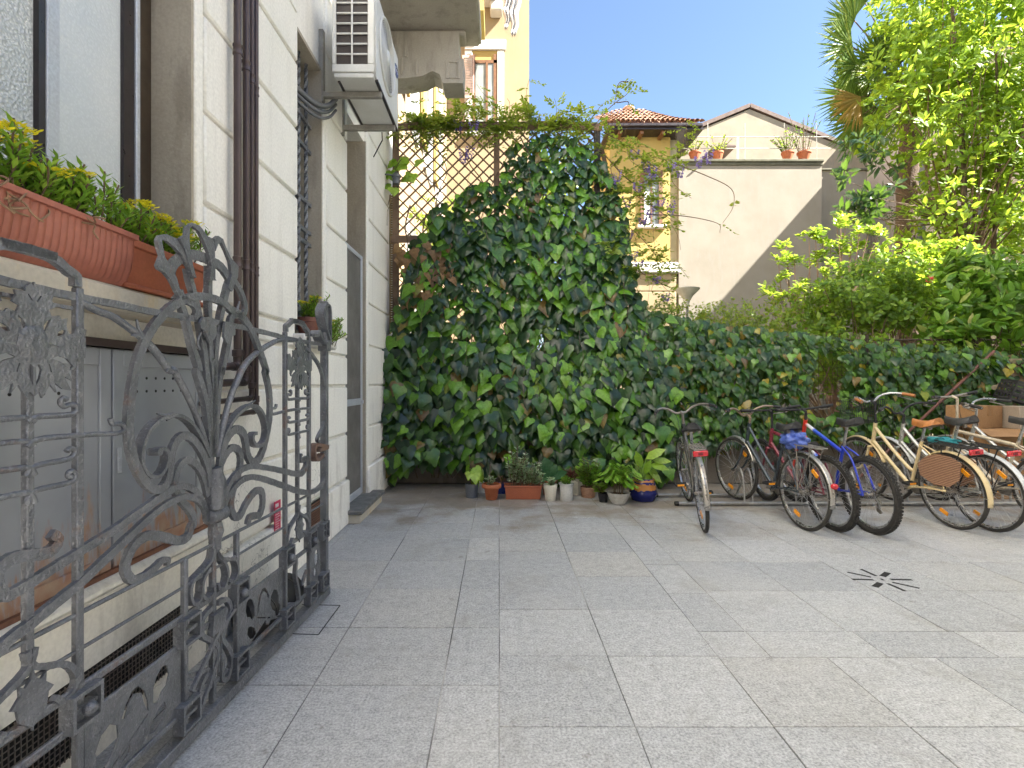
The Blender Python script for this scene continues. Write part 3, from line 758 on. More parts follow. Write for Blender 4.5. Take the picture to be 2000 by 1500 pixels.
# ---------------------------------------------------------------- wrought iron gate, standing open along the wall
GX0, GS = -1.294, .051
def gpt(px, py):                       # photo measurement -> (distance along the leaf, height) on the gate's own plane
    D = -GX0/((975-px)/1000.0+GS)
    return (D, H-(py-748)/1000.0*D)
def gfn(u, v, h): return (GX0+GS*u+h, u, v)
GC = 2.118                             # middle of the leaf: it is symmetrical
def mir(pts): return [(2*GC-p[0], p[1]) for p in pts]
def zc(ox, oy, s): return lambda pts: [gpt(ox+x/s, oy+y/s) for x, y in pts]
Z1 = zc(0,440,4.6875); Z2 = zc(220,420,4.6875); Z3 = zc(220,700,4.6875); Z4 = zc(400,780,5.769)
Z5 = zc(0,900,2.5); Z6 = zc(520,560,4.4118); Z7 = zc(0,1040,3.26); Z8 = zc(300,1020,3.75); Z9 = zc(480,960,5.0); ZT = zc(0,760,4.6875)
GATE = thing('garden_gate', 'ornate grey wrought iron gate with sunflower plates and sweeping scrolls standing open at left', 'gate', (GX0+GS*GC, GC, 0))
def gbar(name, pts, w, t=.016, off=0., k=7, taper=None, parent=None, smooth=True, closed=False, mb=None):
    """flat iron bar swept along a curve in the gate plane"""
    p = [np.array(q) for q in (catmull(pts, k, closed) if smooth else pts)]; n = len(p)
    vs = []
    for i in range(n):
        a = p[max(i-1,0)] if not closed else p[i-1]; c = p[min(i+1,n-1)] if not closed else p[(i+1) % n]
        d = c-a; L = np.linalg.norm(d); d = d/L if L > 1e-9 else np.array([1.,0.])
        nn = np.array([-d[1], d[0]]); f = i/(n-1)
        ww = w*(1 if taper is None else np.interp(f, np.linspace(0,1,len(taper)), taper))/2
        ww *= 1+.05*math.sin(i*1.7)
        for sgn, hh in ((1,t/2),(-1,t/2),(-1,-t/2),(1,-t/2)):
            q = p[i]+nn*ww*sgn; vs.append(gfn(q[0], q[1], hh+off))
    F = []
    for i in range(n if closed else n-1):
        j = (i+1) % n
        for k_ in range(4): F.append((i*4+k_, i*4+(k_+1)%4, j*4+(k_+1)%4, j*4+k_))
    if not closed: F += [(0,1,2,3), tuple((n-1)*4+q for q in (3,2,1,0))]
    if mb is not None: mb.add(vs, F); return mb
    b = MB(); b.add(vs, F); return b.build(name, M_IRON, parent or GATE, 40)
def grod(name, pts, r, off=0., k=6, parent=None, mb=None, taper=None):
    p = [gfn(q[0], q[1], off) for q in catmull(pts, k)]
    n = len(p); rr = [r*(1 if taper is None else np.interp(i/(n-1), np.linspace(0,1,len(taper)), taper)) for i in range(n)]
    if mb is not None: mb.tube(p, rr, 8); return mb
    b = MB(); b.tube(p, rr, 8); return b.build(name, M_IRON, parent or GATE, 50)
def gplate(name, loops, t=.008, off=.012, parent=None):
    b = MB(); b.prism(loops, lambda u,v,h: gfn(u,v,h+off), t); return b.build(name, M_IRON, parent or GATE)
def gbox(name, D0, D1, z0, z1, t=.022, off=0., bev=.003, parent=None):
    b = MB(); b.box(-t/2+off, D0, z0, t/2+off, D1, z1, bev)
    b.v = [(v[0]+GX0+GS*v[1], v[1], v[2]) for v in b.v]; return b.build(name, M_IRON, parent or GATE, 40)
def ell(c, rx, rz, n=14, rot=0.):
    return [(c[0]+rx*math.cos(a)*math.cos(rot)-rz*math.sin(a)*math.sin(rot), c[1]+rx*math.cos(a)*math.sin(rot)+rz*math.sin(a)*math.cos(rot)) for a in np.linspace(0,2*math.pi,n,endpoint=False)]

# frame
gbox('bottom_rail', .94, 3.33, .012, .058, .055)
gbox('end_post', 3.275, 3.317, .03, 1.905, .040); gbox('end_post', .92, .962, .03, 1.905, .040)
gbox('post_collar', 3.262, 3.33, 1.585, 1.655, .06)
for z, r in ((.712,.0075),(.607,.006)):
    b = MB(); b.tube([gfn(.96,z,0), gfn(3.275,z,0)], r, 8); b.build('rail', M_IRON, GATE, 50)
for z, h in ((.495,.024),(.395,.024),(.135,.02)): gbox('rail', .963, 3.274, z-h/2, z+h/2, .014)
top = [gpt(*q) for q in ((0,547),(42,556),(85,567),(139,578),(240,597))]+Z2([(200,855),(400,893),(560,915),(720,945),(830,962),(930,980),(1050,1005),(1200,1030),(1350,1065),(1500,1102)])+Z6([(120,432),(230,455),(360,480),(490,497)])
top = [(.965,top[0][1]+.03)]+[q for i, q in enumerate(top) if i == 0 or q[0] > top[i-1][0]+.005]+[(3.28,top[-1][1])]
gbar('top_rail', top, .022, .014, k=4)
gbar('top_rail', [(q[0],q[1]-.034) for q in top if 1.15 < q[0] < 1.52], .010, .010)
# stiles of the two flower panels and the four short ones
arcpx = [gpt(147,560), gpt(147,545)]+Z1([(680,460),(610,410),(520,330),(420,275),(300,232),(180,200),(80,175),(0,160)])
arc = arcpx+[(2*1.331-q[0], q[1]) for q in reversed(arcpx)]
def panel(m):
    f = mir if m else (lambda p: p)
    for D in (1.176, 1.48, 1.331):
        d = 2*GC-D if m else D
        if D == 1.331: gbox('centre_stile', d-.011, d+.011, .62, 1.58, .02)
        else: gbox('stile', d-.0125, d+.0125, .06, 1.655, .02)
    gbar('arch', f(arc), .024, .02, k=3)
    # sunflower plate
    half = Z1([(185,505),(212,540),(232,515),(262,558),(290,545),(330,592),(335,632),(425,650),(412,690),(445,755),(385,772),(410,835),(480,825),(505,862),(555,853),(548,930),(570,992),(605,996),(650,930),(735,957),(722,1010),(728,1090),(722,1215),(640,1228),(640,1290),(610,1322),(562,1330),(600,1422),(528,1385),(560,1450),(592,1512),(512,1498),(436,1440),(455,1530),(395,1455),(322,1582),(300,1520),(232,1562),(210,1500)])
    A = 1.331
    for q in range(len(half)): half[q] = (max(half[q][0], A+.001), half[q][1])
    out = half+[(2*A-q[0]+.0, q[1]) for q in reversed(half)]
    hs = [Z1([(185,715),(152,912),(228,912)]), Z1([(405,855),(360,880),(335,920),(335,960),(355,970),(385,900)]),
          Z1([(460,1010),(475,975),(515,955),(540,965),(530,995),(490,1018)]), Z1([(388,1082),(490,1113),(384,1122)]),
          Z1([(415,1220),(480,1192),(555,1225),(608,1285),(590,1318),(545,1290),(490,1250)]), Z1([(235,1295),(290,1268),(318,1322),(300,1400),(238,1470)]),
          Z1([(380,1270),(392,1270),(412,1345),(402,1350)]), Z1([(305,645),(318,652),(280,700),(268,695)])]
    loops = [out]
    for h in hs:
        h = [(max(q[0], A+.004), q[1]) for q in h]
        loops.append(h); loops.append([(2*A-q[0], q[1]) for q in h])
    pl = gplate('sunflower_plate', [f(l) for l in loops], .006, .016)
    c = f([(A, Z1([(178,1080)])[0][1])])[0]
    b = MB(); b.sphere(gfn(c[0], c[1], .017), .008, .05, .05, 14, 6); b.build('flower_boss', M_IRON, pl, 60)
    # twigs to both sides
    tw = [ZT([(215,300),(250,275),(300,257),(400,246),(600,236),(660,215),(680,185),(665,150),(620,142),(570,160),(540,140),(535,105),(560,82),(590,95)]),
          ZT([(215,530),(250,490),(300,470),(400,448),(600,430),(740,420),(900,412),(1050,405),(1105,385),(1118,355),(1095,322),(1050,318),(1010,318),(990,270)]),
          ZT([(215,800),(245,735),(300,705),(400,680),(600,642),(655,605),(668,570),(645,545),(610,548),(590,572)]),
          ZT([(215,1060),(240,980),(290,935),(400,903),(600,860),(655,825),(665,785),(640,752),(608,765),(605,800),(630,805)])]
    for i, t in enumerate(tw):
        tp = [1.3]+[1.1]*4+[1.0]*3+[1.1]
        grod('twig', f(t), .0075, .006, taper=tp)
        if i != 1: grod('twig', f([(2*A-q[0], q[1]) for q in t]), .0075, .006, taper=tp)
        else: grod('twig', f([(2*A-q[0], q[1]) for q in t[:6]]), .0075, .006)
    # leaf plate and curled stems under it
    lf = Z7([(150,810),(160,880),(190,918),(225,932),(262,880),(258,945),(308,968),(275,1010),(262,1100),(232,1150),(172,1240),(135,1290)])
    lf = [(max(q[0],A+.001), q[1]) for q in lf]
    gplate('leaf_plate', [f(lf+[(2*A-q[0], q[1]) for q in reversed(lf)])], .007, .012)
    st = Z7([(150,760),(165,815),(205,852),(290,850),(370,838),(430,852),(468,910),(460,980),(425,1040),(375,1075),(330,1052)])
    gbar('curled_stem', f(st), .016, .018, .004); gbar('curled_stem', f([(2*A-q[0], q[1]) for q in st]), .016, .018, .004)
panel(False); panel(True)
for D in (1.943, 2.293): gbox('stile', D-.011, D+.011, .06, .712, .02)
gbox('centre_stile', GC-.012, GC+.012, .06, .98, .022)
# open square clasps where rails and stiles cross
def clasp(D, z, name='square_clasp'):
    b = MB(); a = .052; g = .011
    for q in ((-a,-a,a,-a+g),(-a,a-g,a,a),(-a,-a+g,-a+g,a-g),(a-g,-a+g,a,a-g)):
        b.box(-.008, D+q[0], z+q[1], .034, D+q[2], z+q[3])
    b.box(-.004, D-a+g, z-.006, .024, D+a-g, z+.006)
    b.v = [(v[0]+GX0+GS*v[1], v[1], v[2]) for v in b.v]; return b.build(name, M_IRON, GATE)
for D in (1.176,1.48,1.943,2.293,2.756,3.06):
    c = clasp(D, .445); clasp(D, .125)
    if D in (1.48,2.293,2.756,3.06):
        b = MB(); b.sphere(gfn(D,.44,.036), .02, .02, .02, 12, 8); b.build('knob', M_IRON, c, 60)
clasp(3.25,.445); clasp(3.25,.125)
# pierced sheet panels
def sheet(D0, D1, holes):
    z0, z1 = .146, .382
    gplate('pierced_sheet', [[(D0,z0),(D1,z0),(D1,z1),((D0+D1)/2+.05,z1),(D0,z1-.0)]]+holes, .005, -.004)
def organic(D0, D1, m):
    g = lambda a, c: (D0+(D1-D0)*(1-a if m else a), .146+.236*c)
    S_ = lambda pts: [g(*q) for q in pts]
    L = [S_([(.05,.10),(.10,.06),(.17,.10),(.19,.22),(.26,.32),(.30,.45),(.29,.62),(.22,.72),(.14,.66),(.09,.5),(.10,.36),(.05,.25)]),
         S_([(.36,.62),(.40,.78),(.46,.86),(.53,.80),(.55,.66),(.58,.52),(.61,.45),(.60,.62),(.565,.80),(.50,.93),(.43,.92),(.37,.80),(.33,.66)]),
         S_([(.66,.50),(.72,.46),(.76,.56),(.82,.60),(.85,.74),(.83,.90),(.77,.95),(.70,.86),(.66,.70)]),
         S_([(.62,.10),(.68,.06),(.76,.12),(.82,.26),(.80,.38),(.74,.36),(.66,.26)]),
         S_([(.30,.12),(.345,.06),(.40,.10),(.42,.22),(.38,.30),(.32,.24)]),
         S_([(.13,.02),(.60,.40),(.61,.43),(.59,.42),(.12,.045)])]
    sheet(D0, D1, L)
organic(1.505,1.925,False); organic(2.31,2.73,True)
gplate('pierced_sheet', [[(3.085,.146),(3.235,.146),(3.235,.382),(3.11,.382),(3.085,.3)], ell((3.175,.30),.028,.05), ell((3.155,.215),.02,.025)], .005, -.004)
gplate('pierced_sheet', [[(1.000,.146),(1.15,.146),(1.15,.3),(1.125,.382),(1.0,.382)], ell((1.06,.30),.028,.05), ell((1.08,.215),.02,.025)], .005, -.004)
for D in (2.905, 1.331):
    gbar('leaf_spray', [(D+.02,.14),(D+.0,.22),(D-.03,.30),(D-.02,.37),(D-.03,.40)], .02, .02)
    gplate('leaf_spray', [ell((D+.07,.25),.05,.018,12,.8)], .008, .008)
# great ring sweeping into the waves, and its fellows
gbar('ring', Z2([(1070,870),(1000,805),(920,768),(830,748),(740,745),(660,765),(580,805),(500,855),(430,930),(370,1000),(310,1095),(255,1205),(215,1320),(185,1430)])+Z3([(170,200),(150,330),(136,470),(130,600),(138,740),(160,880),(200,1000),(255,1100),(315,1165),(375,1200),(430,1190),(472,1140),(500,1060),(512,960),(525,860),(558,770),(610,715),(660,708),(720,745),(785,830),(835,935),(865,1050),(882,1170)]), .031, .016, .004, 6)
gbar('ring', Z2([(1070,870),(1140,905),(1200,965),(1265,1070),(1320,1200),(1368,1330),(1400,1440)])+Z3([(1385,120),(1418,270),(1430,420),(1424,560),(1400,700),(1368,830),(1330,915),(1285,952),(1245,930),(1218,865),(1208,780),(1185,690),(1140,650),(1090,660),(1040,718),(1000,810),(975,930),(962,1060)]), .036, .016, .004, 6)
gbar('wave_scroll', Z3([(875,1260),(850,1140),(808,1030),(755,962),(700,932),(652,945),(610,1000),(585,1070),(572,1150),(592,1240),(640,1310),(700,1375),(738,1440),(745,1520)])+Z5([(935,320),(920,368),(875,390),(800,372),(735,364),(675,395),(632,460),(615,530),(645,580),(700,568),(755,525),(790,490),(822,482),(818,512)]), .028, .015, -.004, 6, [1,1,1,1,1.1,1.2,1.1,1,.5])
gbar('wave_scroll', Z3([(965,1200),(968,1100),(985,1000),(1030,890),(1085,825),(1140,825),(1172,875),(1175,960),(1155,1060),(1125,1150),(1098,1250),(1088,1350),(1105,1425),(1140,1455),(1180,1425),(1220,1340),(1280,1250),(1330,1208),(1368,1220),(1380,1290),(1372,1370),(1345,1435),(1295,1440),(1255,1462),(1240,1520)]), .032, .015, -.004, 6)
gbar('long_scroll', Z3([(848,1490),(838,1420),(808,1330),(755,1240),(690,1185),(620,1168),(540,1192),(440,1250),(300,1350),(120,1475)])+Z5([(540,340),(400,428),(260,515),(150,585),(60,638)])+[gpt(*q) for q in ((5,1164),(-12,1146),(-14,1120),(2,1100),(24,1089),(55,1084),(85,1080),(101,1068),(106,1053),(94,1042))], .026, .016, .006, 6, [.8,1,1,1,1,1.1,1.2,1.2,1])
gbar('long_scroll', Z3([(856,1490),(838,1410),(805,1340),(755,1290),(690,1268),(620,1272),(520,1312),(400,1390),(280,1490)])+Z5([(560,425),(400,575),(250,700),(120,805),(20,880)])+[gpt(*q) for q in ((-70,1330),(-140,1330),(-190,1250),(-200,1120),(-230,1060))], .024, .016, .006, 6, [.8,1,1,1,1.1,1.2,1.2,1,.6])
gbar('long_scroll', Z4([(180,1220),(195,1120),(232,1000),(300,880),(390,795),(500,755),(620,762),(760,785),(900,815),(1000,838),(1070,835),(1112,780),(1128,715),(1128,665),(1090,688),(1066,690),(1062,650),(1075,618)]), .026, .016, .006, 6, [.8,1,1,1,1.1,1.4,1.2,.9,.5])
gbar('long_scroll', Z4([(200,1240),(212,1160),(250,1080),(320,980),(410,905),(510,875),(620,890),(760,935),(900,985),(1030,1032),(1150,1048),(1250,1015),(1320,930),(1352,800),(1348,680),(1315,600)]), .026, .016, .006, 6, [.8,1,1,1,1.1,1.2,1.1,1,.8])
# spirals of edge-on strap
gbar('spiral', Z3([(870,900),(800,752),(740,645),(675,570),(600,528),(525,518),(445,545),(370,595),(305,670),(260,770),(242,880),(252,980),(292,1058),(350,1088),(410,1070),(458,1000),(480,920),(472,850),(435,825),(400,840)]), .013, .03, .0, 6)
b = MB(); p_ = Z3([(388,855)])[0]; b.tube([gfn(p_[0],p_[1],-.02), gfn(p_[0],p_[1],.02)], .014, 12); b.build('spiral_end', M_IRON, GATE, 50)
gbar('spiral', Z3([(955,900),(990,760),(1030,660),(1090,560),(1165,478),(1240,435),(1300,440),(1350,492),(1382,570),(1395,660),(1378,750),(1335,800),(1290,790),(1265,745),(1272,695),(1300,685)]), .016, .03, .0, 6)
for q in (Z3([(600,528),(540,512),(450,520),(385,507)]), Z3([(560,522),(510,540),(475,570)]), Z3([(1165,478),(1230,425),(1290,385)]), Z2([(1115,880),(1130,840),(1145,790)]), Z3([(560,140),(520,105),(485,100),(470,122)]), Z2([(250,1100),(215,1040),(197,955)]), Z2([(255,1130),(205,1105),(150,1100)])):
    grod('tendril', q, .006, .008, taper=[1.2,1,.6])
# diagonal branches
grod('branch', [gpt(153,588), gpt(187,606)]+Z2([(0,930),(120,1012),(250,1110),(340,1190),(430,1300),(520,1420)])+Z3([(560,110),(620,215),(700,370),(760,510),(812,660),(862,830),(885,1000)]), .0125, .0, taper=[.9,1,1.1,1,.9])
grod('branch', Z6([(230,465),(130,460),(60,478)])+Z2([(1480,1160),(1400,1205),(1320,1260),(1240,1335),(1180,1420)])+Z3([(1155,170),(1110,270),(1075,370),(1045,470),(1010,610),(975,780),(955,900)]), .0135, .0, taper=[.8,1,1.1,1,.9])
gbar('branch', Z6([(320,520),(360,555),(400,605),(440,665),(470,740),(492,850),(505,980),(500,1120),(480,1210),(445,1280),(432,1320),(455,1345)]), .018, .018, .004)
gbar('branch', mir(Z6([(320,520),(360,555),(400,605),(440,665),(470,740),(492,850),(505,980),(500,1120),(480,1210),(445,1280),(432,1320),(455,1345)])), .018, .018, .004)
# stems of the bouquet
for p in (Z2([(585,740),(625,820),(655,900),(680,990),(730,1200),(790,1400)])+Z3([(775,120),(815,260),(855,430),(885,700),(905,1000)]),
          Z2([(690,490),(708,590),(735,690),(765,810),(792,940),(830,1200),(860,1480)])+Z3([(872,260),(895,500),(910,900)]),
          Z2([(884,470),(882,570),(880,900),(893,1300)])+Z3([(908,40),(920,300),(922,900)]),
          Z2([(1075,590),(1050,670),(1005,850),(975,1000),(945,1200),(930,1480)])+Z3([(928,200),(925,500),(922,900)]),
          Z2([(1085,950),(1068,1100),(1032,1280),(995,1450)])+Z3([(1000,80),(980,200),(955,450),(940,900)])):
    gbar('stem', p, .026, .022, -.004, 5)
# petals
gplate('petal', [Z2([(385,460),(420,370),(395,300),(385,230),(405,190),(470,175),(560,215),(605,290),(655,380),(695,460),(722,575),(690,560),(665,475),(615,375),(540,292),(470,235),(425,225),(435,300),(455,390),(520,480),(562,575),(605,720),(640,765),(590,765),(540,660),(505,590),(450,525),(398,495)])], .014, .004)
gplate('petal', [Z2([(580,215),(630,185),(640,112),(690,72),(760,98),(832,190),(862,290),(878,400),(885,560),(915,600),(850,600),(870,470),(845,350),(800,240),(755,150),(690,98),(668,120),(665,230),(672,330),(695,450),(730,575),(690,560),(655,430),(620,310)])], .014, .010)
gplate('petal', [Z2([(845,195),(880,208),(912,262),(915,400),(918,590),(870,590),(870,430),(862,300)])], .014, .004)
gplate('petal', [Z2([(910,262),(908,215),(940,190),(985,220),(1010,290),(1055,390),(1128,470),(1122,570),(1095,620),(1070,700),(1030,670),(1050,600),(1065,540),(1050,430),(1010,330),(970,250),(940,265),(915,330)])], .014, .006)
gbar('petal_arch', Z2([(540,530),(560,460),(610,410),(680,372),(760,365),(845,390),(930,430),(1000,475),(1060,560)]), .038, .014, -.006)
gbar('petal_curl', Z2([(600,690),(620,745),(660,785),(720,815),(752,870),(748,925),(728,930)]), .024, .016, .004)
gbar('petal_curl', Z2([(1100,600),(1155,690),(1192,790),(1200,870),(1165,920),(1105,918),(1065,950),(1055,1010)]), .026, .016, .004)
gplate('heart_leaf', [Z2([(740,985),(768,938),(828,932),(892,958),(892,1090),(870,1140),(830,1158),(800,1105),(788,1062),(748,1032)])], .01, .022)
gplate('heart_leaf', [Z2([(970,975),(1030,982),(1068,1030),(1068,1098),(1032,1110),(1020,1160),(992,1178),(962,1110)])], .01, .022)
grod('tendril', Z2([(785,1070),(760,1120),(750,1180),(770,1230)]), .005, .012)
# knot and collar
b = MB(); kp = Z3([(915,1000),(920,1060),(925,1130),(930,1200),(928,1280),(930,1370)])
b.tube([gfn(q[0],q[1],.004) for q in kp], [.030,.036,.042,.042,.036,.034], 12)
b.v = [(v[0]+.004*math.sin(v[1]*170+v[2]*90), v[1]+.005*math.sin(v[2]*210), v[2]) for v in b.v]
b.build('knot', M_IRON, GATE, 60)
c0 = gpt(420,1006); b = MB(); b.tube([gfn(c0[0]-.055,c0[1],.006), gfn(c0[0]-.05,c0[1],.006), gfn(c0[0]+.05,c0[1],.006), gfn(c0[0]+.055,c0[1],.006)], [.02,.03,.03,.02], 14); b.build('collar', M_IRON, GATE, 40)
b = MB(); b.tube([gfn(c0[0],c0[1]-.03,0), gfn(c0[0],c0[1]-.07,.004), gfn(c0[0],c0[1]-.11,0), gfn(c0[0],c0[1]-.14,.003), gfn(c0[0],c0[1]-.165,0)], [.026,.032,.024,.022,.008], 8); b.build('tassel', M_IRON, GATE, 30)
# loops under the tassel
for p in ([(425,195),(405,280),(335,365),(268,440),(252,530),(275,600),(320,575),(335,520)], [(395,330),(345,430),(342,530),(375,565),(420,520),(425,470)],
          [(445,200),(470,262),(530,268),(585,280),(600,360),(570,435),(530,425)], [(450,220),(510,310),(525,390),(500,480),(465,490),(455,450)]):
    gbar('tassel_loop', Z8(p), .013, .03, .0)
# lyre in the middle of the foot
ly = GC
gbar('lyre', [(ly-.02,.46),(ly-.08,.44),(ly-.085,.38),(ly-.03,.33),(ly+.02,.27),(ly-.01,.19),(ly-.07,.12),(ly-.10,.085),(ly-.115,.12),(ly-.09,.18),(ly-.05,.21)], .020, .02, .006)
gbar('lyre', [(ly+.02,.46),(ly+.08,.45),(ly+.11,.40),(ly+.08,.35),(ly+.05,.30),(ly+.09,.24),(ly+.12,.17),(ly+.09,.11),(ly+.05,.13),(ly+.055,.2)], .020, .02, .006)
b = MB()
for k in range(4): b.tube([gfn(ly-.01+k*.018,.40,.01), gfn(ly-.015+k*.02,.17,.01)], .004, 6)
b.build('lyre_strings', M_IRON, GATE)
gplate('lyre_crown', [[(ly-.04,.35),(ly+.05,.35),(ly+.06,.43),(ly-.03,.43)]], .024, .014)
gbar('cross_blade', [(ly-.16,.20),(ly-.08,.26),(ly,.33),(ly+.09,.37),(ly+.165,.40)], .018, .012, .016)
gbar('foot_brace', [(ly-.165,.26),(ly-.03,.21)], .016, .012, smooth=False); gbar('foot_brace', [(ly-.165,.19),(ly-.04,.15)], .016, .012, smooth=False)
M_RUSTI = mat('rust_bitten_iron', (.17,.12,.10), (.19,.11,.075), .7, .2, ns=22, bs=60, bstr=.4)
# swan-neck finial on the end post and the latch
gbar('finial', Z6([(372,415),(408,418),(424,385),(440,440),(468,482),(498,488),(514,455),(496,395),(470,300),(458,215),(478,160),(508,165),(520,230),(520,420),(520,500)]), .016, .058, .004, 5)
b = MB(); lp = catmull(Z4([(1330,530),(1250,505),(1200,520),(1190,600),(1205,670),(1240,670),(1300,610)]),5)
gb = gbar('latch', Z4([(1345,535),(1270,520),(1215,515),(1193,570),(1200,650),(1232,680),(1290,625)]), .022, .04, .012, 5)
gb.data.materials[0] = M_RUSTI
c = Z4([(1285,560)])[0]; b.box(-.015,c[0]-.05,c[1]-.013,.03,c[0]+.09,c[1]+.013,.004); b.v = [(v[0]+GX0+GS*v[1], v[1], v[2]) for v in b.v]; b.build('latch_bolt', M_RUSTI, GATE, 40)
# hinge pad under the gate end
# things between the gate and the wall
M_RED = mat('red_notice', (.62,.03,.10), (.5,.02,.08), .45, ns=20); M_WHITE = mat('white_print', (.75,.7,.7), rough=.5)
N = thing('notice', 'small red and white paper notice stuck to the wall behind the gate', 'notice', (-1.468, 3.42, .55))
b = MB(); b.box(-1.471,3.345,.40,-1.466,3.435,.60); b.build('sheet', M_RED, N)
b = MB()
for k in range(9): b.box(-1.4655,3.352,.415+k*.016,-1.4645,3.352+rnd.uniform(.05,.075),.419+k*.016)
b.box(-1.4655,3.352,.562,-1.4645,3.40,.585); b.build('print', M_WHITE, N)
M_BLACKP = mat('black_plastic', (.018,.018,.02), (.03,.03,.032), .45, ns=8, fine=.05)
hz = thing('black_bin', 'black plastic drum lying on the paving behind the gate', 'drum', (-1.28, 2.95, 0))
b = MB(); pts = [(-1.34,2.72,.115),(-1.33,2.73,.115),(-1.29,3.12,.115),(-1.29,3.13,.115)]; b.tube(pts, [.09,.11,.11,.09], 24); b.build('drum', M_BLACKP, hz, 40)
b = MB()
for y in (2.8,2.92,3.04): b.tube([(-1.335+(y-2.72)*.1+.113*math.cos(a), y, .115+.113*math.sin(a)) for a in np.linspace(0,2*math.pi,24,endpoint=False)], .005, 6, closed=True)
b.build('rib', M_BLACKP, hz, 50)
# ---------------------------------------------------------------- bicycles
def cm(name, c1, **k): return mat(name, c1, **k)
M_TYRE = mat('tyre_rubber', (.022,.021,.02), (.035,.032,.028), .8, ns=10, bs=60, bstr=.2)
M_ALLOY = mat('bright_alloy', (.5,.5,.5), (.38,.37,.36), .3, .85, ns=14, fine=.05)
M_STEEL = mat('dull_steel', (.33,.31,.28), (.22,.19,.16), .45, .7, ns=18)
M_SPOKE = mat('spoke_wire', (.5,.5,.5), (.4,.4,.4), .35, .7)
M_SADB = mat('black_saddle', (.02,.02,.022), (.03,.03,.032), .5, ns=8, bs=200, bstr=.1)
M_TAN = mat('tan_leather', (.42,.17,.05), (.34,.13,.04), .42, ns=10)
M_GRIP = mat('black_grip', (.02,.02,.02), rough=.7)
M_REFL = mat('red_reflector', (.45,.008,.015), (.5,.01,.02), .2, ns=40, spec=.8, fine=.05)
M_AMBER = mat('amber_reflector', (.72,.26,.01), (.8,.33,.02), .25, ns=40, fine=.05)
M_CHAIN = mat('dark_chain', (.045,.04,.035), (.07,.055,.04), .55, .6, ns=40)
def wheel(root, name, x, z, Rr, tr, knob, rimmat, yoff=0.):
    w_ = bpy.data.objects.new(name, None); COL.objects.link(w_); attach(w_, root)
    b = MB(); n = 64; vs = []; F = []; m = 8
    for i in range(n):
        a = 2*math.pi*i/n
        for k in range(m):
            q = 2*math.pi*k/m; rr = Rr-tr+tr*math.cos(q)
            vs.append((x+rr*math.cos(a), yoff+tr*.95*math.sin(q), z+rr*math.sin(a)))
    for i in range(n):
        for k in range(m): F.append((i*m+k, i*m+(k+1)%m, ((i+1)%n)*m+(k+1)%m, ((i+1)%n)*m+k))
    b.add(vs, F); b.cur = 0
    if knob:
        for i in range(72):
            a = 2*math.pi*(i+.5*0)/72
            for yy, da in ((-.017,0),(0,.5),(.017,0)):
                aa = a+da*2*math.pi/72; c = Vector((math.cos(aa),0,math.sin(aa))); tdir = Vector((-math.sin(aa),0,math.cos(aa)))
                b.obox(Vector((x,yoff+yy,z))+c*(Rr+.0005-abs(yy)*.25), c, tdir, (0,1,0), .006, .0095, .006)
    b.build('tyre', M_TYRE, w_, 50)
    b = MB(); ri = Rr-2*tr+.002; vs = []; F = []
    sec = [(ri+.006,-.011),(ri-.004,-.013),(ri-.012,-.008),(ri-.013,.008),(ri-.004,.013),(ri+.006,.011)]; m = len(sec); n = 56
    for i in range(n):
        a = 2*math.pi*i/n
        for r_, y in sec: vs.append((x+r_*math.cos(a), yoff+y, z+r_*math.sin(a)))
    for i in range(n):
        for k in range(m): F.append((i*m+k, i*m+(k+1)%m, ((i+1)%n)*m+(k+1)%m, ((i+1)%n)*m+k))
    b.add(vs, F); b.build('rim', rimmat, w_, 40)
    b = MB()
    for i in range(32):
        a = 2*math.pi*i/32; sgn = 1 if i % 2 else -1; t = a+(.9 if (i//2) % 2 else -.9)
        p0 = (x+.022*math.cos(t), yoff+sgn*.026, z+.022*math.sin(t)); p1 = (x+(ri-.012)*math.cos(a), yoff, z+(ri-.012)*math.sin(a))
        b.tube([p0, p1], .0013, 4, caps=False)
    b.build('spokes', M_SPOKE, w_)
    b = MB(); b.tube([(x,yoff-.05,z),(x,yoff-.034,z),(x,yoff-.033,z),(x,yoff-.024,z),(x,yoff-.022,z),(x,yoff+.022,z),(x,yoff+.024,z),(x,yoff+.033,z),(x,yoff+.034,z),(x,yoff+.05,z)], [.012,.012,.024,.024,.014,.014,.024,.024,.012,.012], 12)
    b.build('hub', M_STEEL, w_, 40)
    if not knob:
        for q in (2.2, 5.1):
            c = Vector((math.cos(q),0,math.sin(q))); td = Vector((-math.sin(q),0,math.cos(q))); b = MB()
            b.obox(Vector((x,yoff,z))+c*(ri-.075), c, td, (0,1,0), .016, .042, .006); b.build('spoke_reflector', M_AMBER, w_)
    return w_
def fender(root, x, z, Rr, a0, a1, m, wd=.026, off=.016):
    b = MB(); n = 22; vs = []; F = []; prof = [(-wd,-.010),(-wd*.75,-.002),(0,.004),(wd*.75,-.002),(wd,-.010)]
    for i in range(n+1):
        a = R(a0+(a1-a0)*i/n)
        for y, d in prof: r_ = Rr+off+d; vs.append((x+r_*math.cos(a), y, z+r_*math.sin(a)))
    for i in range(n):
        for k in range(4): F.append((i*5+k, i*5+k+1, i*5+6+k, i*5+5+k))
    b.add(vs, F); o = b.build('mudguard', m, root, 60, fix=False)
    md = o.modifiers.new('t', 'SOLIDIFY'); md.thickness = .0025
    b = MB(); am = R(a1-12 if a1 > a0 else a1+12)
    for s in (-1,1): b.tube([(x,s*.05,z),(x+(Rr+.014)*math.cos(am),s*wd,z+(Rr+.014)*math.sin(am))], .0025, 5)
    b.build('stay', M_STEEL, o); return o
